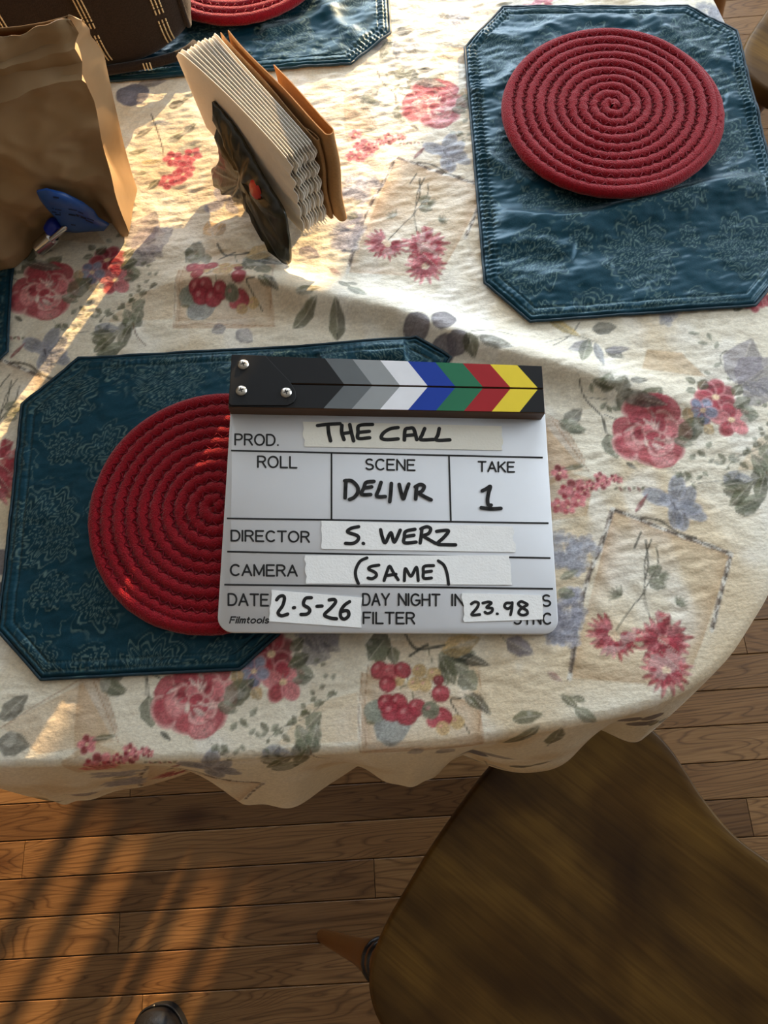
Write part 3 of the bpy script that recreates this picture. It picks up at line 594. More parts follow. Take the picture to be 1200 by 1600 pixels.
# between the bag and the napkins
leaf(263, 168, 290, 158, 7, DARK); leaf(285, 158, 308, 143, 4, OLIVE); blob(at2(207, 148), .020, .018, 0, np.array(lin(106, 106, 122)), .9); leaf(215, 130, 262, 126, 8, LILAC)
stem([(236, 178), (246, 205), (254, 232), (256, 250)], .9, DARK); leaf(240, 190, 270, 194, 4, BLUE); leaf(260, 222, 290, 208, 6, OLIVE); leaf(285, 210, 308, 192, 5, OLIVE); leaf(275, 236, 320, 226, 6, SAGE); leaf(210, 216, 240, 196, 5, GREY); leaf(200, 240, 232, 232, 4, OLIVE); leaf(220, 254, 256, 252, 4, (190, 166, 110)); leaf(208, 274, 240, 268, 3, OLIVE)
for x, y in ((270, 248), (285, 252), (300, 242), (290, 262), (262, 284), (275, 278), (286, 272)): bloom(x, y, .012, RED, ROSE, 5, rr.random())
leaf(232, 296, 252, 278, 5, OLIVE); leaf(335, 372, 325, 345, 10, (196, 156, 96)); leaf(338, 372, 352, 350, 8, (190, 150, 92)); leaf(560, 205, 590, 200, 3, OLIVE)
leaf(560, 40, 600, 60, 6, (200, 176, 110)); leaf(690, 30, 700, 20, 8, GREY); hydrangea(715, 30, 12, 10, 7)
leaf(640, 125, 700, 135, 7, GREY); leaf(605, 112, 640, 120, 5, OLIVE)
PR[...] = PR*(.93+.14*N1[..., None])
cloth = np_mesh('tablecloth', np.c_[PX, PY, PZ], FQ, M['cloth'], None, True, PR.reshape(-1, 3))
cloth.data.validate()
tag(cloth, 'cream tablecloth printed with roses, berries and leaves covering the table', 'tablecloth')

# ------------------------------------------------------------------ placemats
TEAL, TEALD, LINE = [np.array(lin(*c)) for c in ((9, 46, 60), (14, 46, 62), (100, 122, 116))]
def placemat(name, poly, label, ridges=(), pucker=1.0, seed=0, res=.0013, lift=.0026, group='teal damask placemats', wr=.001, motif0=(0, 0), folded=None):
    P = np.array(poly, float)                      # counter-clockwise outline on the table
    c0 = P.mean(0); e = P[1]-P[0]; e /= np.linalg.norm(e); f = np.array([-e[1], e[0]])
    Q = np.c_[(P-c0)@e, (P-c0)@f]                  # local: first edge along x
    v0, v1 = Q[:, 1].min(), Q[:, 1].max(); nv = int((v1-v0)/res); nu = int((Q[:, 0].max()-Q[:, 0].min())/res)
    vv = np.linspace(v0+1e-5, v1-1e-5, nv); lo = np.full(nv, 9.); hi = np.full(nv, -9.)
    for k in range(len(Q)):
        a, b = Q[k], Q[(k+1) % len(Q)]
        if abs(b[1]-a[1]) < 1e-9: continue
        t = (vv-a[1])/(b[1]-a[1]); x = a[0]+t*(b[0]-a[0]); ok = (t >= -1e-6) & (t <= 1+1e-6)
        lo = np.where(ok, np.minimum(lo, x), lo); hi = np.where(ok, np.maximum(hi, x), hi)
    U = lo[:, None]+(hi-lo)[:, None]*np.linspace(0, 1, nu)[None]; V = np.repeat(vv[:, None], nu, 1)
    QQ = np.vstack([Q, Q[:1]]); d, sg, tt = poly_dist(U, V, QQ)
    X = c0[0]+U*e[0]+V*f[0]; Y = c0[1]+U*e[1]+V*f[1]
    per = tt*len(Q)                                # which edge and where along it
    elen = np.linalg.norm(np.roll(Q, -1, 0)-Q, axis=1); ki = np.clip(per.astype(int), 0, len(Q)-1); along = (per-ki)*elen[ki]
    z = cloth_z(X, Y)+lift+.0024*smooth(d/.004)
    hem = np.exp(-((d-.0115)/.0045)**2); z = z+.0009*np.exp(-((d-.008)/.006)**2)
    for g in (.0062, .0142): z = z-.0011*np.exp(-((d-g)/.0011)**2)
    pk = np.asarray(pucker if np.ndim(pucker) else [pucker]*len(Q))[ki]*(.35+.65*vnoise(along+ki*3.1, along*0+ki, .03, seed))
    z = z+.0011*pk*np.sin(2*np.pi*along/.0062+2*vnoise(along, ki*1., .02, seed+1))*np.exp(-((d-.010)/.007)**2)
    z = z+wr*2*(fbm(X+seed, Y, .035, seed+2)-.5)*smooth(d/.03)
    for pts, amp, wa, wb in ridges:
        R = catmull(pts, 6); rd, rs, rt = poly_dist(X, Y, R); w = np.where(rs > 0, wa, wb)
        z = z+amp*np.exp(-(rd/w)**2)*smooth(np.minimum(rt, 1-rt)/.12+.12)
    # woven damask: contour-line blossoms and scrolls on a half-drop lattice
    wx = U+.010*(fbm(U, V, .03, seed+1)-.5)*2+motif0[0]; wy = V+.010*(fbm(U, V, .03, seed+4)-.5)*2+motif0[1]
    ln = np.zeros(U.shape, np.float32); sh = np.zeros(U.shape, np.float32)
    for (ox, oy, R0, lob, ph) in ((0, 0, .046, 7, 0.), (.058, .075, .034, 5, .6), (.057, .018, .019, 4, 1.2), (.012, .082, .022, 6, .3)):
        px_, py_ = .115, .150
        ax = (wx-ox) % px_; ay = (wy-oy) % py_; ax = np.where(ax > px_/2, ax-px_, ax); ay = np.where(ay > py_/2, ay-py_, ay)
        r = np.hypot(ax, ay*.9)/R0; th = np.arctan2(ay, ax)+ph
        sc = r*(1+.22*np.abs(np.sin(th*lob/2)))+.10*np.sin(th*lob*2+r*9)
        ins = smooth((1-sc)/.12)
        lines = np.abs(((sc*R0/.0066+.55*np.abs(np.sin(th*lob/2+r*2.2))+.35*fbm(U, V, .009, seed+3)) % 1)-.5)
        ln = np.maximum(ln, ins*smooth((.19-lines)/.10)); sh = np.maximum(sh, ins)
    th2 = fbm(U, V, .016, seed+6); scroll = smooth((.022-np.abs(th2-.5))/.014)*smooth((fbm(U, V, .06, seed+5)-.5)/.1)*(1-sh)
    ln = np.maximum(ln, scroll*.8)
    ln = ln*(.35+.65*vnoise(U, V, .004, seed+7))*smooth((d-.003)/.004)
    sp = RNG.random(U.shape)
    base = TEAL[None, None]*(1-.30*sh[..., None])+0*ln[..., None]
    col = base*(1-.9*ln[..., None])+LINE*.9*ln[..., None]
    st = sum(np.exp(-((d-g)/.0010)**2) for g in (.0062, .0142))*(np.sin(2*np.pi*along/.0031) > -.2)
    col = col*(1-.28*np.clip(st, 0, 1)[..., None])+LINE*.8*.28*np.clip(st, 0, 1)[..., None]
    col = col*(.88+.24*sp[..., None])
    root = thing(name, label, 'placemat', (c0[0], c0[1], T), 0, group)
    Vt = np.c_[(X-c0[0]).ravel(), (Y-c0[1]).ravel(), z.ravel()]
    ii = np.arange(nv*nu).reshape(nv, nu); F = np.stack([ii[:-1, :-1], ii[:-1, 1:], ii[1:, 1:], ii[1:, :-1]], -1).reshape(-1, 4)
    np_mesh('damask_panel', Vt, F, M['mat'], root, True, col.reshape(-1, 3))
    # bound edge: a thin roll along the outline that reaches down to the cloth
    bp_ = []
    for k in range(len(Q)):
        a, b = P[k], P[(k+1) % len(P)]; n_ = max(3, int(np.linalg.norm(b-a)/.006))
        bp_ += [a+(b-a)*t for t in np.arange(n_)/n_]
    bp_ = np.array(bp_); zb = cloth_z(bp_[:, 0], bp_[:, 1])+lift+.0007
    for pts, amp, wa, wb in ridges:
        R = catmull(pts, 6); rd, rs, rt = poly_dist(bp_[:, 0], bp_[:, 1], R); w = np.where(rs > 0, wa, wb); zb = zb+amp*np.exp(-(rd/w)**2)*smooth(np.minimum(rt, 1-rt)/.12+.12)
    pts3 = np.c_[bp_-c0, zb]; pts3 = np.vstack([pts3, pts3[:2]])
    eb = MB(); eb.tube(pts3, .0016, 6); eb.build('bound_edge', M['matedge'], root, True)
    return root
placemat('placemat', [at2(*p) for p in ((66, 1062), (375, 1046), (436, 992), (704, 562), (650, 533), (125, 562), (37, 634), (0, 985))],
         'teal placemat under the clapperboard and the near red trivet', ridges=(([at2(500, 580), at2(570, 560), at2(640, 556)], .007, .018, .014),), pucker=.25, seed=0, wr=.0007, motif0=(.03, .02))
placemat('placemat', [at2(*p) for p in ((828, 505), (1178, 480), (1238, 405), (1150, 52), (1072, 15), (785, 15), (726, 78), (757, 445))],
         'rumpled teal placemat in the shade under the far right red trivet', ridges=(
             ([at2(*p) for p in ((770, 338), (850, 352), (900, 350), (960, 338), (1040, 318), (1110, 300), (1215, 286))], .010, .010, .024),
             ([at2(*p) for p in ((760, 390), (830, 385), (900, 400))], .004, .010, .014), ([at2(*p) for p in ((745, 250), (780, 262), (830, 300))], .004, .008, .010),
             ([at2(*p) for p in ((735, 150), (775, 140), (810, 110))], .004, .009, .010), ([at2(*p) for p in ((740, 60), (820, 60), (900, 35), (1000, 40))], .003, .010, .010),
             ([at2(*p) for p in ((1010, 30), (1080, 80), (1150, 110))], .004, .010, .012), ([at2(*p) for p in ((1130, 160), (1160, 165), (1200, 190))], .003, .008, .008), ([at2(*p) for p in ((765, 420), (860, 440), (960, 420))], .003, .012, .02)), pucker=[.12, .35, 1.3, .6, .3, 1.0, 1.5, .35], seed=3, wr=.0018)
placemat('placemat', [(.0274, .816), (.0816, .8588), (.100, 1.10), (.05, 1.135), (-.32, 1.165), (-.375, 1.12), (-.385, .89), (-.335, .842)],
         'sunlit teal placemat at the top, under the brown fabric bag', ridges=(([(.0, .93), (.02, .88), (.05, .85)], .004, .012, .012), ([(-.08, .88), (.0, .9), (.06, .95)], .005, .012, .012)), pucker=[.9, 1.2, .5, .3, .3, .3, .3, .3], seed=5, wr=.0018, res=.0016)
placemat('placemat', [(-.64, .405), (-.425, .418), (-.377, .468), (-.3755, .80), (-.42, .85), (-.63, .85), (-.69, .80), (-.69, .45)],
         'teal placemat whose corner shows at the left edge by the paper bag', pucker=.6, seed=2, res=.002)

# ------------------------------------------------------------------ coiled trivets
ROPE, TURNS = .0118, 10.4
def trivet_mesh():
    th0 = .5; n = int(TURNS*72); b = MB(); pts = []; rad = []
    for k in range(n+1):
        th = th0+(TURNS*2*math.pi-th0)*k/n; r = ROPE*th/(2*math.pi)
        r -= .006*float(smooth((k-n+44)/44)); pts.append((r*math.cos(th), r*math.sin(th), .0066+.0004*math.sin(th*3.3))); s_ = r*9; rad.append((.35+.65*smooth((n-k)/14))*.0070*(1+.035*math.sin(th*r/.0035)+.03*math.sin(th*7)))
    b.tube(pts, rad, 10, True, flat=.92)
    st = MB(); k = 0; th = 7.5
    while th < TURNS*2*math.pi-1:
        r = ROPE*th/(2*math.pi)+ROPE*.5*(-1); ph = .25 if k % 2 else -.25; da = .0042/r
        c0_, c1_ = th-da*.6, th+da*.6; ra, rb = r-.0026, r+.0026
        if k % 2: ra, rb = rb, ra
        st.tube([(ra*math.cos(c0_), ra*math.sin(c0_), .0121), (r*math.cos(th), r*math.sin(th), .0112), (rb*math.cos(c1_), rb*math.sin(c1_), .0121)], .0007, 4); th += .0058/r; k += 1
    return b, st
rb_, sb_ = trivet_mesh(); rope_me = None
def trivet(c, z, rz, label, tilt=0):
    global rope_me, stitch_me
    root = thing('coiled_trivet', label, 'trivet', (c[0], c[1], T+z), rz, 'red coiled rope trivets')
    if tilt: root.rotation_euler = (Matrix.Rotation(tilt, 3, 'Y') @ Matrix.Rotation(rz, 3, 'Z')).to_euler()
    if rope_me is None: rope_me = rb_.build('rope_coil', M['rope'], root, True).data; o = sb_.build('stitching', M['ropestitch'], root, True); stitch_me = o.data
    else: link('rope_coil', rope_me, root); o = link('stitching', stitch_me, root)
    o['kind'] = 'stuff'; return root
trivet((.3150, .6790), .0118, math.radians(-104), 'red coiled rope trivet on the shaded placemat at far right').scale = (1.025, 1.025, 1)
trivet((-.1585, .2560), .0093, math.radians(-144), 'red coiled rope trivet half covered by the clapperboard', math.radians(-1.0))
trivet((-.098, 1.012), .0105, math.radians(-54), 'red coiled rope trivet on the sunlit placemat beyond the napkins')

# ------------------------------------------------------------------ clapperboard
SO = np.array([-.1589, .1326, .0313+T]); SRM = np.array([[.9898, .1202, .0767], [-.1149, .9909, -.0702], [-.0845, .0607, .9946]])
SW = .3041
def sl_loc(px, py, c=0.):
    d = (px-600)/FPX*RR-(py-800)/FPX*UU+FW; n = SRM[:, 2]; o = SO+n*c; t = ((o-CAM)@n)/(d@n); return ((CAM+d*t-SO)@SRM)[:2]
slate = thing('clapperboard', 'white film clapperboard with coloured sticks and handwritten tape labels', 'clapperboard')
slate.matrix_world = Matrix([[*SRM[0], SO[0]], [*SRM[1], SO[1]], [*SRM[2], SO[2]], [0, 0, 0, 1]])
def rrect(x0, y0, x1, y1, rs, n=8):
    out = []
    for (cx, cy, a), r in zip((((x0, y0), 180), ((x1, y0), 270), ((x1, y1), 0), ((x0, y1), 90)) and ((x0, y0, 180), (x1, y0, 270), (x1, y1, 0), (x0, y1, 90)), rs):
        sx = 1 if cx == x0 else -1; sy = 1 if cy == y0 else -1; ox, oy = cx+sx*r, cy+sy*r
        if r == 0: out.append((cx, cy)); continue
        for k in range(n+1): t = math.radians(a+90*k/n); out.append((ox+r*math.cos(t), oy+r*math.sin(t)))
    return out
b = MB(); b.prism(rrect(0, 0, SW, .231, (.014, .014, .002, .002)), -.0048, 0, .0007); smooth_edges(b.build('board', M['acrylic'], slate), 50)
SY0, SYM, SY1, SH, SX1 = .2068, .2318, .2562, .016, .2995
for nm, y0, y1 in (('lower_stick', SY0, SYM-.0006), ('upper_stick', SYM+.0006, SY1)):
    b = MB(); dy = 0 if nm == 'lower_stick' else .0050; b.prism([(.0006, y0), (SX1, y0), (SX1, y1), (.0006, y1+dy)], .0002, SH, .0008); stick = b.build(nm, M['stickwood'], slate)
    low = nm == 'lower_stick'; xs = [.0895+.0265*k for k in range(8)]; slope = .0185
    seq = ['black', 'dgrey', 'lgrey', 'white', 'blue', 'green', 'red', 'yellow', 'black']
    ya, yb = (y0+.0006, y1-.0004) if low else (y0+.0004, y1-.0006)
    fa = (lambda x: x) if low else (lambda x: x+slope); fb_ = (lambda x: x+slope) if low else (lambda x: x)
    for k, cn in enumerate(seq):
        xa = None if k == 0 else xs[k-1]; xb = None if k == len(xs) else xs[k]
        p0 = .0012 if xa is None else fa(xa); p3 = .0012 if xa is None else fb_(xa); p1 = SX1-.0006 if xb is None else fa(xb); p2 = SX1-.0006 if xb is None else fb_(xb)
        yl = lambda x: yb if low else yb+.0050*(1-x/SX1)
        b = MB(); b.prism([(p0, ya), (p1, ya), (p2, yl(p2)), (p3, yl(p3))], SH, SH+.0006); b.build('colour_stripe', M['st_'+cn], stick)
hp = [sl_loc(*p, SH) for p in ((360, 640), (362, 554), (414, 557), (456, 597))]
b = MB(); b.prism([(.0012, SY1+.0043), (.0012, SY0+.003), (.004, SY0+.0012), (.056, SY0+.0022), (.0615, SY0+.0055), (.0635, SY0+.011), (.0625, SY0+.0175), (.057, SYM+.002), (.0330, SY1+.0038)][::1], SH+.0006, SH+.0020, .0004)
hinge = b.build('hinge_plate', M['st_black'], slate)
for px, py in ((380, 569), (377, 610), (447, 613)):
    c = sl_loc(px, py, SH+.003)
    b = MB(); b.lathe([(0, .0052), (.35, .0051), (.65, .0042), (.88, .0026), (1, .0010)], (c[0], c[1], SH+.0018), (c[0], c[1], SH+.0046), 20); s_ = smooth_edges(b.build('screw', M['screw'], slate))
    b = MB()
    for a in (.35, 1.92): b.box((c[0], c[1], SH+.0043), (.0046, .0011, .0009), a)
    b.build('cross_slot', M['ink'], s_)
# ruled lines
def ruled(p, q, w, horizontal=True):
    a, c = sl_loc(*p), sl_loc(*q); a, c = np.array(a), np.array(c); e = (c-a)/np.linalg.norm(c-a); n = np.array([-e[1], e[0]])*w/2
    b = MB(); b.prism([a-n, c-n, c+n, a+n], .0, .0003); b.build('ruled_line', M['ink'], slate)
for p, q in (((361, 704), (848, 715)), ((354.5, 810), (857, 817.5)), ((355, 862), (860, 872)), ((350.5, 913.5), (864, 920))): ruled(p, q, .0016)
ruled((518, 708), (518, 812), .0016); ruled((701.5, 712), (704.5, 815), .0016)
def strokes(name, polys, w, z, m=None, cat_=True, parent=None):
    """pen strokes as flat ribbons with round ends; points are in the slate's own plane"""
    b = MB()
    for pl in polys:
        P = catmull(pl, 5) if (cat_ and len(pl) > 2) else np.array(pl, float)
        for k in range(len(P)-1):
            a, c = P[k], P[k+1]; L_ = np.linalg.norm(c-a)
            if L_ < 1e-7: continue
            e = (c-a)/L_; n = np.array([-e[1], e[0]])*w/2; zz = z+.00001*(k % 3)
            b.add([(*(a-n), zz), (*(c-n), zz), (*(c+n), zz), (*(a+n), zz)], [(0, 1, 2, 3)])
        for k, a in enumerate(P):
            zz = z+.00001*(k % 4); b.add([(a[0]+w/2*math.cos(t*math.pi/5), a[1]+w/2*math.sin(t*math.pi/5), zz) for t in range(10)], [tuple(range(10))])
    return b.build(name, m or M['ink'], parent or slate)
# engraved capitals: one-line letters on a 0..1 box
def arc(cx, cy, rx, ry, a0, a1, n=10): return [(cx+rx*math.cos(math.radians(a0+(a1-a0)*k/n)), cy+ry*math.sin(math.radians(a0+(a1-a0)*k/n))) for k in range(n+1)]
GL = {'A': ([[(0, 0), (.36, 1), (.72, 0)], [(.13, .34), (.59, .34)]], .72), 'C': ([arc(.38, .5, .38, .5, 48, 312, 16)], .70), 'D': ([[(0, 0), (0, 1), (.3, 1)]+arc(.3, .5, .37, .5, 90, -90, 10)+[(0, 0)]], .67),
      'E': ([[(.58, 1), (0, 1), (0, 0), (.6, 0)], [(0, .53), (.5, .53)]], .6), 'F': ([[(.56, 1), (0, 1), (0, 0)], [(0, .53), (.48, .53)]], .56), 'G': ([arc(.38, .5, .38, .5, 48, 360, 16)[:-1]+[(.74, .2), (.74, .45), (.42, .45)]], .75),
      'H': ([[(0, 0), (0, 1)], [(.64, 0), (.64, 1)], [(0, .53), (.64, .53)]], .64), 'I': ([[(0, 0), (0, 1)]], .02), 'K': ([[(0, 0), (0, 1)], [(.6, 1), (0, .38)], [(.2, .57), (.63, 0)]], .63), 'L': ([[(0, 1), (0, 0), (.54, 0)]], .54),
      'M': ([[(0, 0), (0, 1), (.38, .1), (.76, 1), (.76, 0)]], .76), 'N': ([[(0, 0), (0, 1), (.64, 0), (.64, 1)]], .64), 'O': ([arc(.39, .5, .39, .5, 0, 360, 20)], .78), 'P': ([[(0, 0), (0, 1), (.32, 1)]+arc(.32, .74, .26, .26, 90, -90, 8)+[(0, .48)]], .58),
      'R': ([[(0, 0), (0, 1), (.34, 1)]+arc(.34, .75, .26, .25, 90, -90, 8)+[(0, .5)], [(.34, .5), (.63, 0)]], .63), 'S': ([arc(.31, .745, .27, .255, 40, 250, 10)+arc(.31, .255, .30, .255, 80, -150, 10)], .62), 'T': ([[(0, 1), (.66, 1)], [(.33, 1), (.33, 0)]], .66),
      'X': ([[(0, 0), (.62, 1)], [(0, 1), (.62, 0)]], .62), 'Y': ([[(0, 1), (.34, .48), (.68, 1)], [(.34, .48), (.34, 0)]], .68), '.': ([[(.03, .02), (.05, .02)]], .08)}
def printed(word, x0, x1, ytop, ybot, w=.0017, ytop2=None, ybot2=None, gap=.22):
    tot = sum(GL[c][1] for c in word)+gap*(len(word)-1); u = 0; polys = []
    dt = 0 if ytop2 is None else ytop2-ytop
    for c in word:
        g, gw = GL[c]
        for pl in g:
            pp = []
            for x, y in pl:
                f = (u+x)/tot; X = x0+(x1-x0)*f; Y = ybot+(ytop-ybot)*y+dt*f; pp.append(sl_loc(X, Y))
            polys.append(pp)
        u += gw+gap
    strokes('printed_word', polys, w, .0003, cat_=False)
printed('PROD.', 367.5, 435, 678.5, 695, ytop2=679.5); printed('ROLL', 403, 463.5, 713, 730, ytop2=714); printed('SCENE', 571.5, 648, 717.5, 733.5, ytop2=719); printed('TAKE', 747.5, 803.5, 721.5, 736.5, ytop2=722.5)
printed('DIRECTOR', 361.5, 483, 829, 845, ytop2=831); printed('CAMERA', 360.5, 464, 882.5, 899, ytop2=883.5); printed('DATE', 357, 419, 928, 945.5, ytop2=929)
printed('DAY', 567, 608, 928, 945.5); printed('NIGHT', 623, 687, 928, 945.5, ytop2=929); printed('IN', 706.5, 724, 929, 946); printed('S', 847.5, 860, 930, 947); printed('FILTER', 568, 647.5, 957, 974, ytop2=957.5); printed('SYNC', 803, 861, 958.5, 975)
# small slanted maker's name in lower-case letters
LOW = {'F': ([[(.5, 1), (0, 1), (0, 0)], [(0, .52), (.42, .52)]], .5), 'i': ([[(0, 0), (0, .66)], [(0, .92), (0, .95)]], .02), 'l': ([[(0, 0), (0, 1)]], .02), 'm': ([[(0, 0), (0, .66)], [(0, .5), (.12, .66), (.25, .62), (.27, .5), (.27, 0)], [(.27, .5), (.4, .66), (.52, .62), (.54, .5), (.54, 0)]], .54),
       't': ([[(.12, .9), (.12, .12), (.28, .02)], [(0, .64), (.27, .64)]], .28), 'o': ([arc(.25, .33, .25, .33, 0, 360, 14)], .5), 's': ([arc(.19, .49, .17, .17, 40, 250, 8)+arc(.19, .165, .19, .165, 80, -150, 8)], .38)}
polys = []; u = 0; word = 'Filmtools'; tot = sum(LOW[c][1] for c in word)+.2*(len(word)-1)
for c in word:
    for pl in LOW[c][0]: polys.append([sl_loc(359+60*((u+x)/tot)+2.6*y, 973.5-9.5*y) for x, y in pl])
    u += LOW[c][1]+.2
strokes('printed_word', polys, .00115, .0003, cat_=False)
# paper tape labels with pen writing
def tape(name, corners, m, zt, jag):
    rj = random.Random(jag); C4 = [np.array(sl_loc(*c)) for c in corners]     # tl, tr, br, bl
    pts = [C4[3], C4[2]]
    right = [C4[2]+(C4[1]-C4[2])*t+np.array([rj.uniform(-.0012, .0012), 0]) for t in (.15, .3, .45, .6, .75, .9)]
    left = [C4[0]+(C4[3]-C4[0])*t+np.array([rj.uniform(-.0010, .0010), 0]) for t in (.15, .3, .45, .6, .75, .9)]
    b = MB(); b.prism([C4[3], C4[2]]+right+[C4[1], C4[0]]+left, .0003, zt); return b.build(name, m, slate)
def Z(ox, oy, s, pl): return [sl_loc(ox+x/s, oy+y/s) for x, y in pl]
def writing(ox, oy, s, polys, w, z, parent=None): return strokes('pen_writing', [Z(ox, oy, s, p) for p in polys], w, z, parent=parent)
t1 = tape('tape_label', ((473, 659), (784, 666), (785, 704), (476, 698)), M['tapecream'], .0007, 1)
writing(340, 540, 4, [[(625, 502), (690, 494), (765, 490)], [(690, 497), (694, 545), (706, 598)], [(777, 500), (776, 545), (790, 590)], [(826, 496), (836, 545), (850, 598)], [(782, 552), (832, 545)], [(968, 495), (885, 502), (878, 545), (880, 582), (950, 578)], [(880, 545), (948, 538)]], .0036, .0009, t1)
writing(500, 640, 3.158, [[(385, 90), (345, 97), (312, 118), (303, 142), (330, 150), (385, 146)], [(416, 152), (420, 102), (440, 94), (462, 97), (477, 150)], [(418, 130), (468, 126)], [(516, 95), (504, 125), (497, 150), (560, 149)], [(588, 95), (582, 125), (574, 152), (640, 151)]], .0036, .0009, t1)
t2 = tape('tape_label', ((502, 814), (801, 823), (805, 863), (503, 858)), M['tape'], .0007, 2)
writing(480, 800, 3, [[(241, 70), (205, 78), (190, 95), (235, 112), (238, 132), (215, 148), (180, 148)], [(262, 148), (264, 149)], [(344, 84), (352, 118), (366, 145), (392, 98), (408, 142), (436, 86)], [(505, 82), (462, 92), (455, 118), (456, 145), (510, 142)], [(456, 117), (500, 110)], [(537, 80), (534, 112), (529, 146)], [(532, 80), (560, 70), (578, 80), (568, 102), (537, 113)], [(540, 112), (570, 130), (602, 148)], [(606, 92), (635, 88), (662, 90), (640, 120), (610, 150), (650, 154), (695, 155)]], .0033, .0009, t2)
t3 = tape('tape_label', ((477, 868), (796, 868), (800, 914), (478, 912)), M['tape'], .0007, 3)
writing(480, 800, 3, [[(280, 216), (248, 232), (228, 270), (228, 305), (240, 336)], [(336, 250), (300, 256), (288, 268), (318, 284), (324, 300), (305, 313), (285, 310)], [(360, 322), (372, 285), (386, 255), (404, 285), (426, 318)], [(370, 299), (416, 292)], [(455, 322), (460, 266), (486, 302), (512, 260), (520, 322)], [(592, 252), (548, 256), (544, 285), (546, 311), (582, 310)], [(546, 283), (582, 278)], [(614, 230), (640, 250), (655, 290), (662, 340)]], .0029, .0009, t3)
t4 = tape('tape_label', ((424, 922), (566, 934), (565, 981), (421, 971)), M['tape'], .0008, 4)
writing(400, 900, 6, [[(195, 225), (220, 195), (255, 188), (268, 215), (250, 280), (208, 345), (240, 374), (298, 358)], [(352, 300), (362, 298)], [(520, 205), (465, 212), (446, 268), (492, 300), (505, 330), (478, 358), (422, 362)], [(572, 285), (620, 283)], [(686, 226), (735, 222), (745, 250), (700, 305), (642, 365), (700, 395), (755, 402)], [(878, 242), (830, 275), (795, 330), (795, 385), (830, 405), (868, 375), (866, 335), (838, 325), (808, 335)]], .0031, .0010, t4)
t5 = tape('tape_label', ((722, 927), (845, 930), (848, 968), (725, 972)), M['tape'], .0008, 5)
writing(480, 800, 3, [[(768, 432), (785, 422), (802, 428), (795, 450), (770, 482), (808, 481)], [(822, 428), (848, 422), (862, 428), (840, 448), (866, 452), (864, 468), (845, 476), (832, 470)], [(889, 478), (891, 478)], [(956, 428), (932, 428), (924, 444), (940, 454), (958, 440), (960, 425), (958, 455), (952, 482)], [(1022, 428), (1002, 420), (988, 432), (1008, 450), (1028, 462), (1030, 478), (1008, 484), (990, 474), (1000, 455), (1030, 436), (1022, 428)]], .0026, .0010, t5)
writing(500, 640, 3.158, [[(128, 350), (126, 390), (124, 436)], [(122, 352), (155, 352), (184, 380), (186, 410), (168, 434), (146, 444)], [(266, 355), (228, 360), (216, 388), (205, 418), (250, 420)], [(216, 388), (255, 382)], [(301, 360), (290, 395), (280, 428), (322, 430)], [(352, 365), (349, 410), (344, 455)], [(391, 370), (400, 410), (412, 441), (424, 405), (438, 368)], [(477, 378), (474, 410), (472, 442)], [(470, 382), (495, 370), (514, 380), (502, 404), (477, 412)], [(484, 412), (515, 430), (548, 446)]], .0036, .0006)
writing(500, 640, 3.158, [[(800, 402), (820, 392), (840, 380), (832, 410), (826, 445), (830, 470), (844, 472)], [(795, 485), (840, 490), (892, 488)]], .0036, .0006)

# ------------------------------------------------------------------ napkin holder and napkins
NA = math.radians(120); NL = np.array([math.cos(NA), math.sin(NA), 0]); NN = np.array([math.sin(NA), -math.cos(NA), 0]); NO = np.array([-.043, .5373, T+.005])
holder = thing('napkin_holder', 'dark olive carved napkin holder with a red spot, packed with napkins', 'napkin holder', (float(NO[0]), float(NO[1]), T+.005))
PANEL = [(.024, .0005), (.040, .004), (.060, .013), (.083, .018), (.108, .015), (.128, .006), (.146, .001), (.158, .004), (.157, .017), (.148, .027), (.141, .043), (.142, .067), (.149, .098), (.136, .101), (.114, .099), (.098, .0925), (.084, .086), (.062, .077), (.042, .071), (.018, .063), (.009, .045), (.003, .025), (.004, .006)]
def panel_side(mirror):
    P = catmull(PANEL, 4, True); n = len(P); c = np.array([.085, .052]); b = MB(); rings = []
    def off(z): return -.0275+.0235*min(z/.09, 1.02)
    for sh, side in ((0., -.006), (.12, -.0085), (.45, -.0105), (.8, -.0092)):
        R = P+(c-P)*sh; rings.append([(l, z, off(z)+side*(.55 if sh == 0 else 1)+(.0022*math.sin(l*330+z*150)+.0016*math.sin(z*420-l*90))*(1 if sh else .3)) for l, z in R])
    inner = [(l, z, off(z)) for l, z in P]
    allr = [inner]+rings; vs = []
    for R in allr:
        for l, z, f in R:
            if mirror: f = .058-f; l = .16-(.16-l)*.55; z *= .8
            vs.append(NL*l+NN*f+np.array([0, 0, z]))
    fs = []
    for k in range(len(allr)-1):
        for i in range(n): j = (i+1) % n; q = (k*n+i, k*n+j, (k+1)*n+j, (k+1)*n+i); fs.append(q if not mirror else q[::-1])
    t = tuple((len(allr)-1)*n+i for i in range(n)); fs.append(t if not mirror else t[::-1]); t = tuple(range(n-1, -1, -1)); fs.append(t if not mirror else t[::-1])
    b.add(vs, fs); return b.build('side_panel', M['holder'], holder, True)
sp1 = panel_side(False); panel_side(True)
b = MB()
for l0, l1 in ((.05, .15),):
    G = [NL*l+NN*f+np.array([0, 0, z]) for z in (.018, .023) for l, f in ((l0, -.026), (l1, -.026), (l1, .060), (l0, .060))]
    b.add(G, [(0, 1, 2, 3), (7, 6, 5, 4), (0, 4, 5, 1), (1, 5, 6, 2), (2, 6, 7, 3), (3, 7, 4, 0)])
b.build('base_tray', M['holder'], holder)
b = MB(); q = []
for k in range(14):
    t = 6.283*k/14; l = .059+.0105*math.cos(t); z = .0645+.0105*math.sin(t)*(.75 if math.sin(t) > 0 else 1); q.append((l, z))
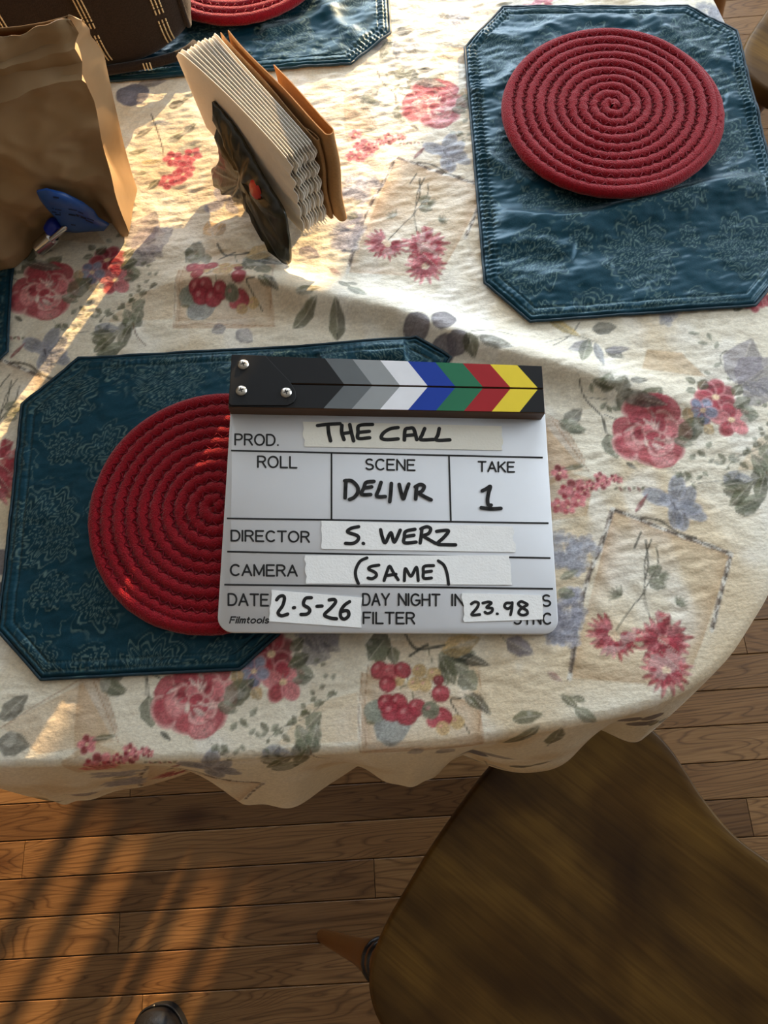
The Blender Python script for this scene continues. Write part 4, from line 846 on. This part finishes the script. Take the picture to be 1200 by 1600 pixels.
for dz, sc in ((-.010, 1.0), (-.0125, .85), (-.0135, .4)):
    b.v += [tuple(NL*(.059+(l-.059)*sc)+NN*(-.0255+.0235*z/.09+dz-.0012)+np.array([0, 0, .0645+(z-.0645)*sc])) for l, z in q]
for k in range(2): b.f += [(k*14+i, k*14+(i+1) % 14, (k+1)*14+(i+1) % 14, (k+1)*14+i) for i in range(14)]
b.f.append(tuple(28+i for i in range(14))); b.m = [0]*len(b.f); b.build('red_spot', M['holderred'], sp1, True)['label'] = 'glossy red painted spot'
def napkin_mesh(name, m, off0, far_bend, hgt, lnth, near0, zb, th=.0022, seed=0, wave=.0014, far_lift=0, kind=0):
    rs = random.Random(seed); nl_, nh_ = 26, 34; sides = []
    ph = .12*rs.random(); tw = rs.uniform(-.0002, .0002); dl = rs.uniform(-.003, .002)
    for sgn in (-1, 1):
        G = []
        for i in range(nl_+1):
            u = i/nl_; l = near0+dl+lnth*u; row = []
            for j in range(nh_+1):
                v = j/nh_; z = zb+hgt*v+far_lift*u*v
                f = off0+wave*math.sin(6.283*(z/.0195)+ph+.5*math.sin(z*70))*math.exp(-u*lnth/.026)+far_bend*u**3*(.25+v)+tw*u
                edge = min(1, min(v, 1-v)*14, min(u, 1-u)*20); f += sgn*th/2*(.35+.65*edge)
                # rounded upper far corner
                cu = max(0, (u-.93)/.07); zz = z-.010*cu*cu*v
                row.append(NO+NL*(l+.0016*math.sin(z*300)*max(0, 1-u*8))+NN*f+np.array([0, 0, zz]))
            G.append(row)
        sides.append(G)
    b = MB(); A, B_ = sides; b.grid(A)
    b.grid([r[::-1] for r in B_])
    b.grid([[A[i][-1] for i in range(nl_+1)], [B_[i][-1] for i in range(nl_+1)]]); b.grid([[B_[i][0] for i in range(nl_+1)], [A[i][0] for i in range(nl_+1)]])
    b.grid([A[0][::-1], B_[0][::-1]]); b.grid([A[-1], B_[-1]])
    return smooth_edges(b.build(name, m), 50)
NW = 11
for k in range(NW):
    lab = ('white paper napkin at the left face of the stack, its whole side showing' if k == 0 else 'white paper napkin next to the brown napkins in the holder' if k == NW-1 else '%s white paper napkin from the left in the packed holder' % ('first second third fourth fifth sixth seventh eighth ninth tenth'.split()[k]))
    o = napkin_mesh('paper_napkin', M['napkin'], .0005+k*.0029, -.007*(1-k/5.0) if k < 5 else .002*(k-5)/5, .1075, .196-.0012*k, .010, .0235, .0019, k, far_lift=-.004+.0008*k)
    tag(o, lab, 'napkin', 'white napkins in the holder')
def kraft_sheet(f0, lfar, lnear, ret, ztop_f, ztop_n, zb, gap, label, seed, flare=.010):
    """sheet that comes from the far end, turns round at the near end and runs back"""
    rs = random.Random(seed); path = []
    for i in range(16): t = i/15; path.append((lfar+(lnear-lfar)*t, f0+.006*(1-t)**2))
    for i in range(1, 9): a = math.pi*i/8; path.append((lnear-gap*math.sin(a), f0+gap*(1-math.cos(a))))
    for i in range(1, 12): t = i/11; path.append((lnear+ret*t, f0+2*gap+flare*t*t))
    P = np.array(path); tg = np.gradient(P, axis=0); tg /= np.linalg.norm(tg, axis=1)[:, None]; nv = np.c_[-tg[:, 1], tg[:, 0]]
    n = len(P); b = MB(); sides = []
    for sgn in (-1, 1):
        G = []
        for i in range(n):
            l, f = P[i]+nv[i]*sgn*.0005; tl = min(1, max(0, (lfar-l)/(lfar-lnear))); zt = ztop_f+(ztop_n-ztop_f)*tl
            if i > 24: zt -= .012*((i-24)/11)**2
            G.append([NO+NL*l+NN*(f+.0012*math.sin(v*9+l*40+seed))+np.array([0, 0, zb+(zt-zb)*v]) for v in np.linspace(0, 1, 14)])
        sides.append(G)
    A, B_ = sides; b.grid(A); b.grid([r[::-1] for r in B_]); b.grid([[r[-1] for r in A], [r[-1] for r in B_]]); b.grid([[r[0] for r in B_], [r[0] for r in A]]); b.grid([A[0][::-1], B_[0][::-1]]); b.grid([A[-1], B_[-1]])
    o = smooth_edges(b.build('kraft_napkin', M['napkraft']), 50); return tag(o, label, 'napkin', 'brown napkins in the holder')
kraft_sheet(.0345, .190, .012, .03, .128, .130, .024, .0016, 'inner brown kraft napkin next to the white ones', 1, .0005)
kraft_sheet(.0405, .185, .004, .12, .130, .140, .024, .0045, 'outer brown kraft napkin with its sunlit golden face', 2)

# ------------------------------------------------------------------ brown paper bag
bag = thing('paper_bag', 'crumpled brown paper bag with a folded top at the left edge', 'paper bag', (-.33, .64, T+.003))
LEV = [  # z, front-right x y, left x, depth right, out-bulge of the front
    (0.000, -.247, .5985, -.53, .060, 0.0), (.006, -.244, .5975, -.535, .062, .001), (.03, -.2415, .597, -.535, .062, .002), (.066, -.2365, .5985, -.53, .062, .003), (.10, -.2300, .600, -.525, .061, .003), (.131, -.2240, .601, -.52, .060, .003), (.17, -.2150, .602, -.515, .056, .002),
    (.188, -.2140, .602, -.51, .050, .002), (.195, -.2150, .599, -.51, .050, .003), (.1985, -.2140, .604, -.51, .044, -.001), (.205, -.2110, .608, -.505, .038, -.002), (.214, -.2105, .604, -.50, .036, .001), (.2185, -.2105, .602, -.50, .034, .002), (.2215, -.2090, .607, -.50, .028, 0), (.229, -.2040, .609, -.50, .014, 0), (.239, -.2060, .611, -.50, .003, 0)]
DV = np.array([.16, .98]); rb2 = random.Random(5)
def bag_ring(z, xr, yr, xl, dep, bul, inner=0):
    pts = []; nF, nG, nB = 90, 16, 14
    yl = yr-(xr-xl)*.10
    for i in range(nF):                                  # front, left to right
        t = i/nF; x = xl+(xr-xl)*t; y = yl+(yr-yl)*t-bul*math.sin(math.pi*t)
        q1 = float(fbm(x*1.0+z*.3, z*1.2-x*.4, .055, 3, 2)); q2 = float(vnoise(x+z, z-x*.5, .022, 5)); fade = float(smooth(z/.03))
        cr = (.013*(abs(2*q1-1)-.3)+.0030*(abs(2*q2-1)-.5))*fade*min(1, (1-t)*12+.25)
        if z > .18: cr += .004*(abs(2*float(vnoise(x, z*.4, .016, 6))-1)-.4)
        lowz = 1-float(smooth(z/.10)); y += .024*lowz*float(smooth((x+.362)/.016)*smooth((-.252-x)/.016))-.012*float(smooth((-.358-x)/.02))*(1-float(smooth(z/.16)))
        pts.append((x, y+cr))
    R0 = np.array([xr, yr])
    for i in range(nG):                                  # right gusset, creased inwards
        t = i/nG; p = R0+DV*dep*t; k = (1-abs(2*t-1)); p = p+np.array([-1, -.1])*(.013*k*smooth((z-.02)/.10)*(1 if z < .2 else .5)); p = p+np.array([.0005*math.sin(z*90+t*7), 0]); pts.append(tuple(p))
    RB = R0+DV*dep; LBk = np.array([xl, yl])+DV*dep
    for i in range(nB): t = i/nB; p = RB+(LBk-RB)*t+np.array([0, .004*math.sin(t*20+z*40)*(z > .01)*min(1, t*3)]); pts.append(tuple(p))
    for i in range(nG): t = i/nG; p = LBk+(np.array([xl, yl])-LBk)*t; pts.append(tuple(p))
    return pts
rings = []; 
zz = np.array([l[0] for l in LEV]); tab = np.array([l[1:] for l in LEV])
for z in sorted(set(list(np.linspace(0, .185, 64))+list(zz))):
    rings.append((z, bag_ring(z, *[np.interp(z, zz, tab[:, k]) for k in range(5)])))
n = len(rings[0][1]); b = MB(); vs = []
for k, (z, R) in enumerate(rings):
    for i, (x, y) in enumerate(R):
        top = (k == len(rings)-1); zj = z+((.0014*math.sin(i*.31)+.0006*math.sin(i*1.1)) if top else 0); zj += .0022*math.sin(i*.23+k) if .19 < z < .236 and i < 106 else 0
        vs.append((x+.33, y-.64, max(zj, 0)))
fs = [(k*n+i, k*n+(i+1) % n, (k+1)*n+(i+1) % n, (k+1)*n+i) for k in range(len(rings)-1) for i in range(n)]
fs.append(tuple(range(n-1, -1, -1))); b.add(vs, fs)
bagm = b.build('bag_body', M['kraft'], bag, True)
md = bagm.modifiers.new('paper', 'SOLIDIFY'); md.thickness = .0006; md.offset = -1
bagm.data.set_sharp_from_angle(angle=math.radians(38))

# ------------------------------------------------------------------ blue film and marker against the bag
def lean(px, py):
    # on the leaning face of the bag: y + .25*(height) = .603
    d = (px-600)/FPX*RR-(py-800)/FPX*UU+FW; k = (.603-CAM[1]-.25*(CAM[2]-T))/(d[1]+.25*d[2]); return CAM+d*k
film = [lean(px, py) for px, py in ((57, 300), (72, 297), (100, 304), (128, 318), (146, 331), (153, 342), (170, 352), (162, 361), (140, 362), (118, 364), (100, 362), (88, 342), (72, 325), (62, 312))]
fr0 = thing('blue_packet', 'crumpled blue film packet with dark print leaning on the paper bag', 'packet', (float(film[9][0]), float(film[9][1]), T))
fo_ = np.array(fr0.location); b = MB(); c = np.mean(film, 0); nF = len(film); off = np.array([.0, -.012, .008])
ringsF = [[p+np.array([0, .0035, -.001]) for p in film], list(film), [c+(p-c)*.8+off*.35+np.array([0, 0, .0012*math.sin(i*2.1)]) for i, p in enumerate(film)], [c+(p-c)*.4+off*.6 for p in film]]
b.add([p-fo_ for R in ringsF for p in R], [(k*nF+i, k*nF+(i+1) % nF, (k+1)*nF+(i+1) % nF, (k+1)*nF+i) for k in range(3) for i in range(nF)]+[tuple(3*nF+i for i in range(nF)), tuple(range(nF-1, -1, -1))])
# flip so that faces look towards the camera side
b.f = [f[::-1] for f in b.f]; fm = b.build('film', M['bluefilm'], fr0); smooth_edges(fm, 60)
b = MB()
for (x0, y0, x1, y1, w) in ((83, 308, 92, 309.5, 2.6), (73, 324, 84, 326, 1.6), (86, 327, 96, 328.5, 1.6), (81, 331, 95, 333, 1.6), (86, 335, 95, 336, 1.8), (107, 327, 120, 329, 1.4), (122, 331, 130, 334, 1.4), (107, 335, 118, 337, 2.2), (119, 336, 135, 342, 3.2), (136, 341, 147, 345, 1.4), (134, 344, 146, 349, 2.0), (111, 351, 118, 352, 2.0)):
    P2 = []
    for x, y in ((x0, y0-w/2), (x1, y1-w/2), (x1, y1+w/2), (x0, y0+w/2)):
        o_ = CAM; d_ = (x-600)/FPX*RR-(y-800)/FPX*UU+FW
        hit = None
        for f in fm.data.polygons:
            V_ = [np.array(fm.data.vertices[i].co)+fo_ for i in f.vertices]
            for a_ in range(1, len(V_)-1):
                e1, e2 = V_[a_]-V_[0], V_[a_+1]-V_[0]; pv = np.cross(d_, e2); det = e1@pv
                if abs(det) < 1e-14: continue
                tv = o_-V_[0]; u_ = tv@pv/det; qv = np.cross(tv, e1); v_ = d_@qv/det; t_ = e2@qv/det
                if u_ >= -1e-6 and v_ >= -1e-6 and u_+v_ <= 1+1e-6 and t_ > 0 and (hit is None or t_ < hit): hit = t_
        P2.append(o_+d_*(hit-.0006) if hit else None)
    if all(p is not None for p in P2): b.add([p-fo_ for p in P2], [(3, 2, 1, 0)])
o = b.build('print_marks', M['navyink'], fm); o['kind'] = 'stuff'
mk = thing('marker_pen', 'small steel pen with a blue cap in front of the paper bag', 'pen', tuple(map(float, at(80, 365, .0))))
mo = np.array(mk.location)
A_, B_, C_ = at(62, 380, .010), at(73, 366, .012), at(98, 352, .016)
def seg(name, p, q, prof, m): b = MB(); b.lathe(prof, p-mo, q-mo, 18); return smooth_edges(b.build(name, m, mk))
P0, P1 = at(60, 388, .0105), at(99, 355, .034)
seg('barrel', P0, P0+(P1-P0)*.62, [(0, .005), (.04, .0082), (.9, .0084), (1, .006)], M['chrome'])
seg('clip', P0+(P1-P0)*.35+np.array([.008, -.006, .008]), P1+np.array([.007, -.006, .007]), [(0, .0008), (.05, .0028), (.9, .0028), (1, .001)], M['chrome'])
seg('cap', P0+(P1-P0)*.60+np.array([-.002, .003, .002]), P0+(P1-P0)*.98+np.array([-.004, .006, .004]), [(0, .006), (.1, .0088), (.7, .0088), (.9, .007), (1, .003)], M['blueplastic'])

# ------------------------------------------------------------------ dark brown fabric bag
HB = thing('fabric_bag', 'padded dark brown fabric bag with cream stitched stripes behind the paper bag', 'bag', (-.338, .888, T+.011), math.radians(2))
BA, BB, BH = .185, .052, .056
def bagpt(u, v, k=1.0):
    """u: -1..1 along x, v: angle in the cross-section"""
    sx = (1-abs(u)**4.5)**(1/3.0) if abs(u) < 1 else 0
    cy, sz = math.cos(v), math.sin(v); f = lambda c, e: math.copysign(abs(c)**e, c)
    return np.array([BA*u, BB*sx*f(cy, .40)*k, BH*sx*f(sz, .50)*k+BH*1.0])
b = MB(); us = [math.sin(math.pi/2*t) for t in np.linspace(-1, 1, 49)]; nvb = 48
G = [[bagpt(u, 2*math.pi*j/nvb)+np.array([0, 0, .003*math.sin(u*9+j*.4)]) for j in range(nvb+1)] for u in us]
b.grid([r for r in G]); hb_ = b.build('padded_body', M['plaid'], HB, True)
def bag_stripe(u0, rows, gap, slant):
    b = MB()
    for r in range(rows):
        for k in range(60):
            v = math.pi*(.52+.011*k); v1 = v+.020
            if v1 > math.pi*1.30: break
            u = u0+(r-(rows-1)/2)*gap/BA+slant*(v-2.2)
            p, q = bagpt(u, v, 1.008), bagpt(u, v1, 1.008); b.tube([p+np.array([0, 0, .0]), (p+q)/2+np.array([0, -.0007, .0006]), q], .0009, 5)
    o = b.build('stitched_stripe', M['cream'], HB); o['kind'] = 'stuff'
for u0, r_, sl in ((.80, 3, .02), (.36, 3, .03), (-.14, 3, .03), (-.55, 3, .03)): bag_stripe(u0, r_, .0042, sl)
b = MB(); b.tube([bagpt(.955, t, 1.03) for t in np.linspace(0, 2*math.pi, 40)], .0035, 7); b.build('piping', M['plaid'], HB, True)
b = MB(); b.tube([np.array([BA*t, -BB*1.02*(1-abs(t)**6)**.3, .006]) for t in np.linspace(-.97, .97, 40)], .0055, 8); b.build('bottom_welt', M['plaid'], HB, True)
b = MB()
for u0 in (.12, .62):
    for q_ in range(3): b.tube([np.array([BA*u0+q_*.004, -BB*1.02-.0056, .003]), np.array([BA*u0+q_*.004, -BB*1.02-.0040, .011])], .0009, 5)
o = b.build('welt_stitches', M['cream'], HB); o['kind'] = 'stuff'

# ------------------------------------------------------------------ chairs
HALF = [(0, -.052), (.05, -.051), (.09, -.048), (.15, -.042), (.195, -.028), (.224, .004), (.236, .055), (.230, .11), (.205, .17), (.191, .22), (.191, .27), (.196, .33), (.178, .385), (.11, .418), (0, .428)]
def chair(label, loc, rz, nsp=7, rsp=.0085, group='wooden dining chairs'):
    """local frame: x to the sitter's left (s), y towards the back (b)"""
    root = thing('dining_chair', label, 'chair', loc, rz, group)
    Hh = catmull(HALF, 5); outl = np.array([(s, q) for s, q in Hh]+[(-s, q) for s, q in Hh[::-1][1:-1]])
    c = np.array([0, .19]); ZS = .45; n = len(outl); rings = []
    for sc, z in ((.955, ZS-.040), (.985, ZS-.034), (1.0, ZS-.022), (1.0, ZS-.010), (.996, ZS-.004), (.988, ZS-.0008), (.978, ZS), (.93, ZS-.0005), (.75, ZS-.005), (.5, ZS-.008), (.25, ZS-.009)):
        rings.append([(*(c+(p-c)*sc), z-.004*(abs(p[0]) < .05 and sc < .9)*0) for p in outl])
    b = MB(); b.add([p for R in rings for p in R], [(k*n+i, k*n+(i+1) % n, (k+1)*n+(i+1) % n, (k+1)*n+i) for k in range(len(rings)-1) for i in range(n)]+[tuple(range(n-1, -1, -1)), tuple((len(rings)-1)*n+i for i in range(n))])
    b.build('seat', M['seat'], root, True)
    prof = [(0, .020), (.05, .021), (.14, .024), (.26, .0265), (.38, .0265), (.44, .0235), (.47, .022), (.56, .018), (.78, .0145), (.95, .012), (1, .011)]
    feet = []
    for s_, q_, fs_, fq in ((.165, .035, .2985, -.0808), (-.165, .035, -.2985, -.0808), (.13, .34, .205, .46), (-.13, .34, -.205, .46)):
        b = MB(); p0 = np.array([s_, q_, ZS-.036]); p1 = np.array([fs_, fq, 0.]); b.lathe(prof, p0, p1, 18); lg = smooth_edges(b.build('leg', M['chairwood'], root), 60)
        for t in (.30, .345):
            rb3 = MB(); rb3.lathe([(0, .024), (.25, .0295), (.5, .0305), (.75, .0295), (1, .024)], p0+(p1-p0)*t, p0+(p1-p0)*(t+.022), 18); smooth_edges(rb3.build('turned_ring', M['chairdark'], lg), 70)
        feet.append((p0, p1))
    for i, j in ((0, 2), (1, 3)):
        b = MB(); a0, a1 = feet[i][0]*.35+feet[i][1]*.65, feet[j][0]*.35+feet[j][1]*.65; b.lathe([(0, .009), (.3, .012), (.5, .016), (.7, .012), (1, .009)], a0, a1, 12); smooth_edges(b.build('stretcher', M['chairwood'], root))
    b = MB(); b.lathe([(0, .009), (.5, .014), (1, .009)], ((feet[0][0]+feet[2][0])*.175+(feet[0][1]+feet[2][1])*.325), ((feet[1][0]+feet[3][0])*.175+(feet[1][1]+feet[3][1])*.325), 12); smooth_edges(b.build('stretcher', M['chairwood'], root))
    for k in range(nsp):
        t = 2*k/(nsp-1)-1; x0 = .145*t; y0 = .395-.03*t*t; b = MB(); b.lathe([(0, rsp*.95), (.3, rsp*1.1), (1, rsp*.85)], (x0, y0, ZS-.012), (x0*1.28, y0+.10-.02*t*t, ZS+.46), 10); b.build('spindle', M['chairwood'], root, True)
    b = MB(); arcp = [(.215*t, .395+.105-.055*t*t, ZS+.47) for t in np.linspace(-1, 1, 17)]
    G = [[(x, y+dy, z+dz) for dy, dz in ((-.010, -.035), (.010, -.035), (.012, .02), (.006, .04), (-.006, .04), (-.010, .02), (-.010, -.035))] for x, y, z in arcp]; b.grid(G); b.f.append(tuple(range(5, -1, -1))); b.f.append(tuple(16*7+i for i in range(6))); b.m = [0]*len(b.f)
    b.build('top_rail', M['chairwood'], root)
    return root
# s axis = (-.707,-.707), b axis = (.707,-.707): turn the local frame by -135 degrees and mirror-free
chair('wooden dining chair with a saddle seat drawn up at the front right', (.075, -.095, 0), math.radians(-135))
chair('dark wooden dining chair beyond the right edge of the table', (.871, 1.207, 0), math.radians(-135))
chair('unseen wooden dining chair added beyond the table to stripe the floor sunlight', (.70, 1.68, 0), math.radians(-32), 5, .017)  # out of view, added so its thick spindles break the floor sun into streaks

# ------------------------------------------------------------------ shoe at the bottom edge
sh = thing('shoe', 'black shoe whose rounded toe shows at the bottom edge of the floor', 'shoe', (-.468, -.42, 0), math.radians(4))
OUTS = catmull([(0, .105), (.026, .098), (.043, .070), (.047, .03), (.038, -.04), (.036, -.12), (.030, -.165), (0, -.182), (-.030, -.165), (-.034, -.12), (-.034, -.04), (-.041, .03), (-.039, .070), (-.024, .098)], 5, True)
b = MB(); b.prism(OUTS[::-1] if False else OUTS[::-1], 0, .022, .003); smooth_edges(b.build('sole', M['rubber'], sh), 50)
b = MB(); n = len(OUTS); rings = []
for k, (sc, z) in enumerate(((.97, .020), (.975, .034), (.93, .050), (.82, .062), (.62, .070), (.35, .074))):
    R = []
    for x, y in OUTS:
        lift = .0 if y > .02 else .030*smooth((.02-y)/.1); yy = y*(.98-.10*(k > 2))-.012*max(0, k-2)*(y > 0); R.append((x*sc, yy, z+lift*(k/5)))
    rings.append(R)
b.add([p for R in rings for p in R], [(k*n+i, k*n+(i+1) % n, (k+1)*n+(i+1) % n, (k+1)*n+i)[::-1] for k in range(5) for i in range(n)]+[tuple(5*n+i for i in range(n))[::-1]])
b.build('upper', M['leather'], sh, True)
b = MB(); b.tube([(x*1.0, y*1.0, .0235) for x, y in np.vstack([OUTS, OUTS[:1]])], .0022, 6); b.build('welt', M['leather'], sh, True)
for k in range(4):
    b = MB(); y = -.005-.02*k; b.tube([(-.018, y, .072+.004*k), (0, y-.003, .0775+.004*k), (.018, y, .072+.004*k)], .0022, 6); b.build('lace', M['rubber'], sh, True)
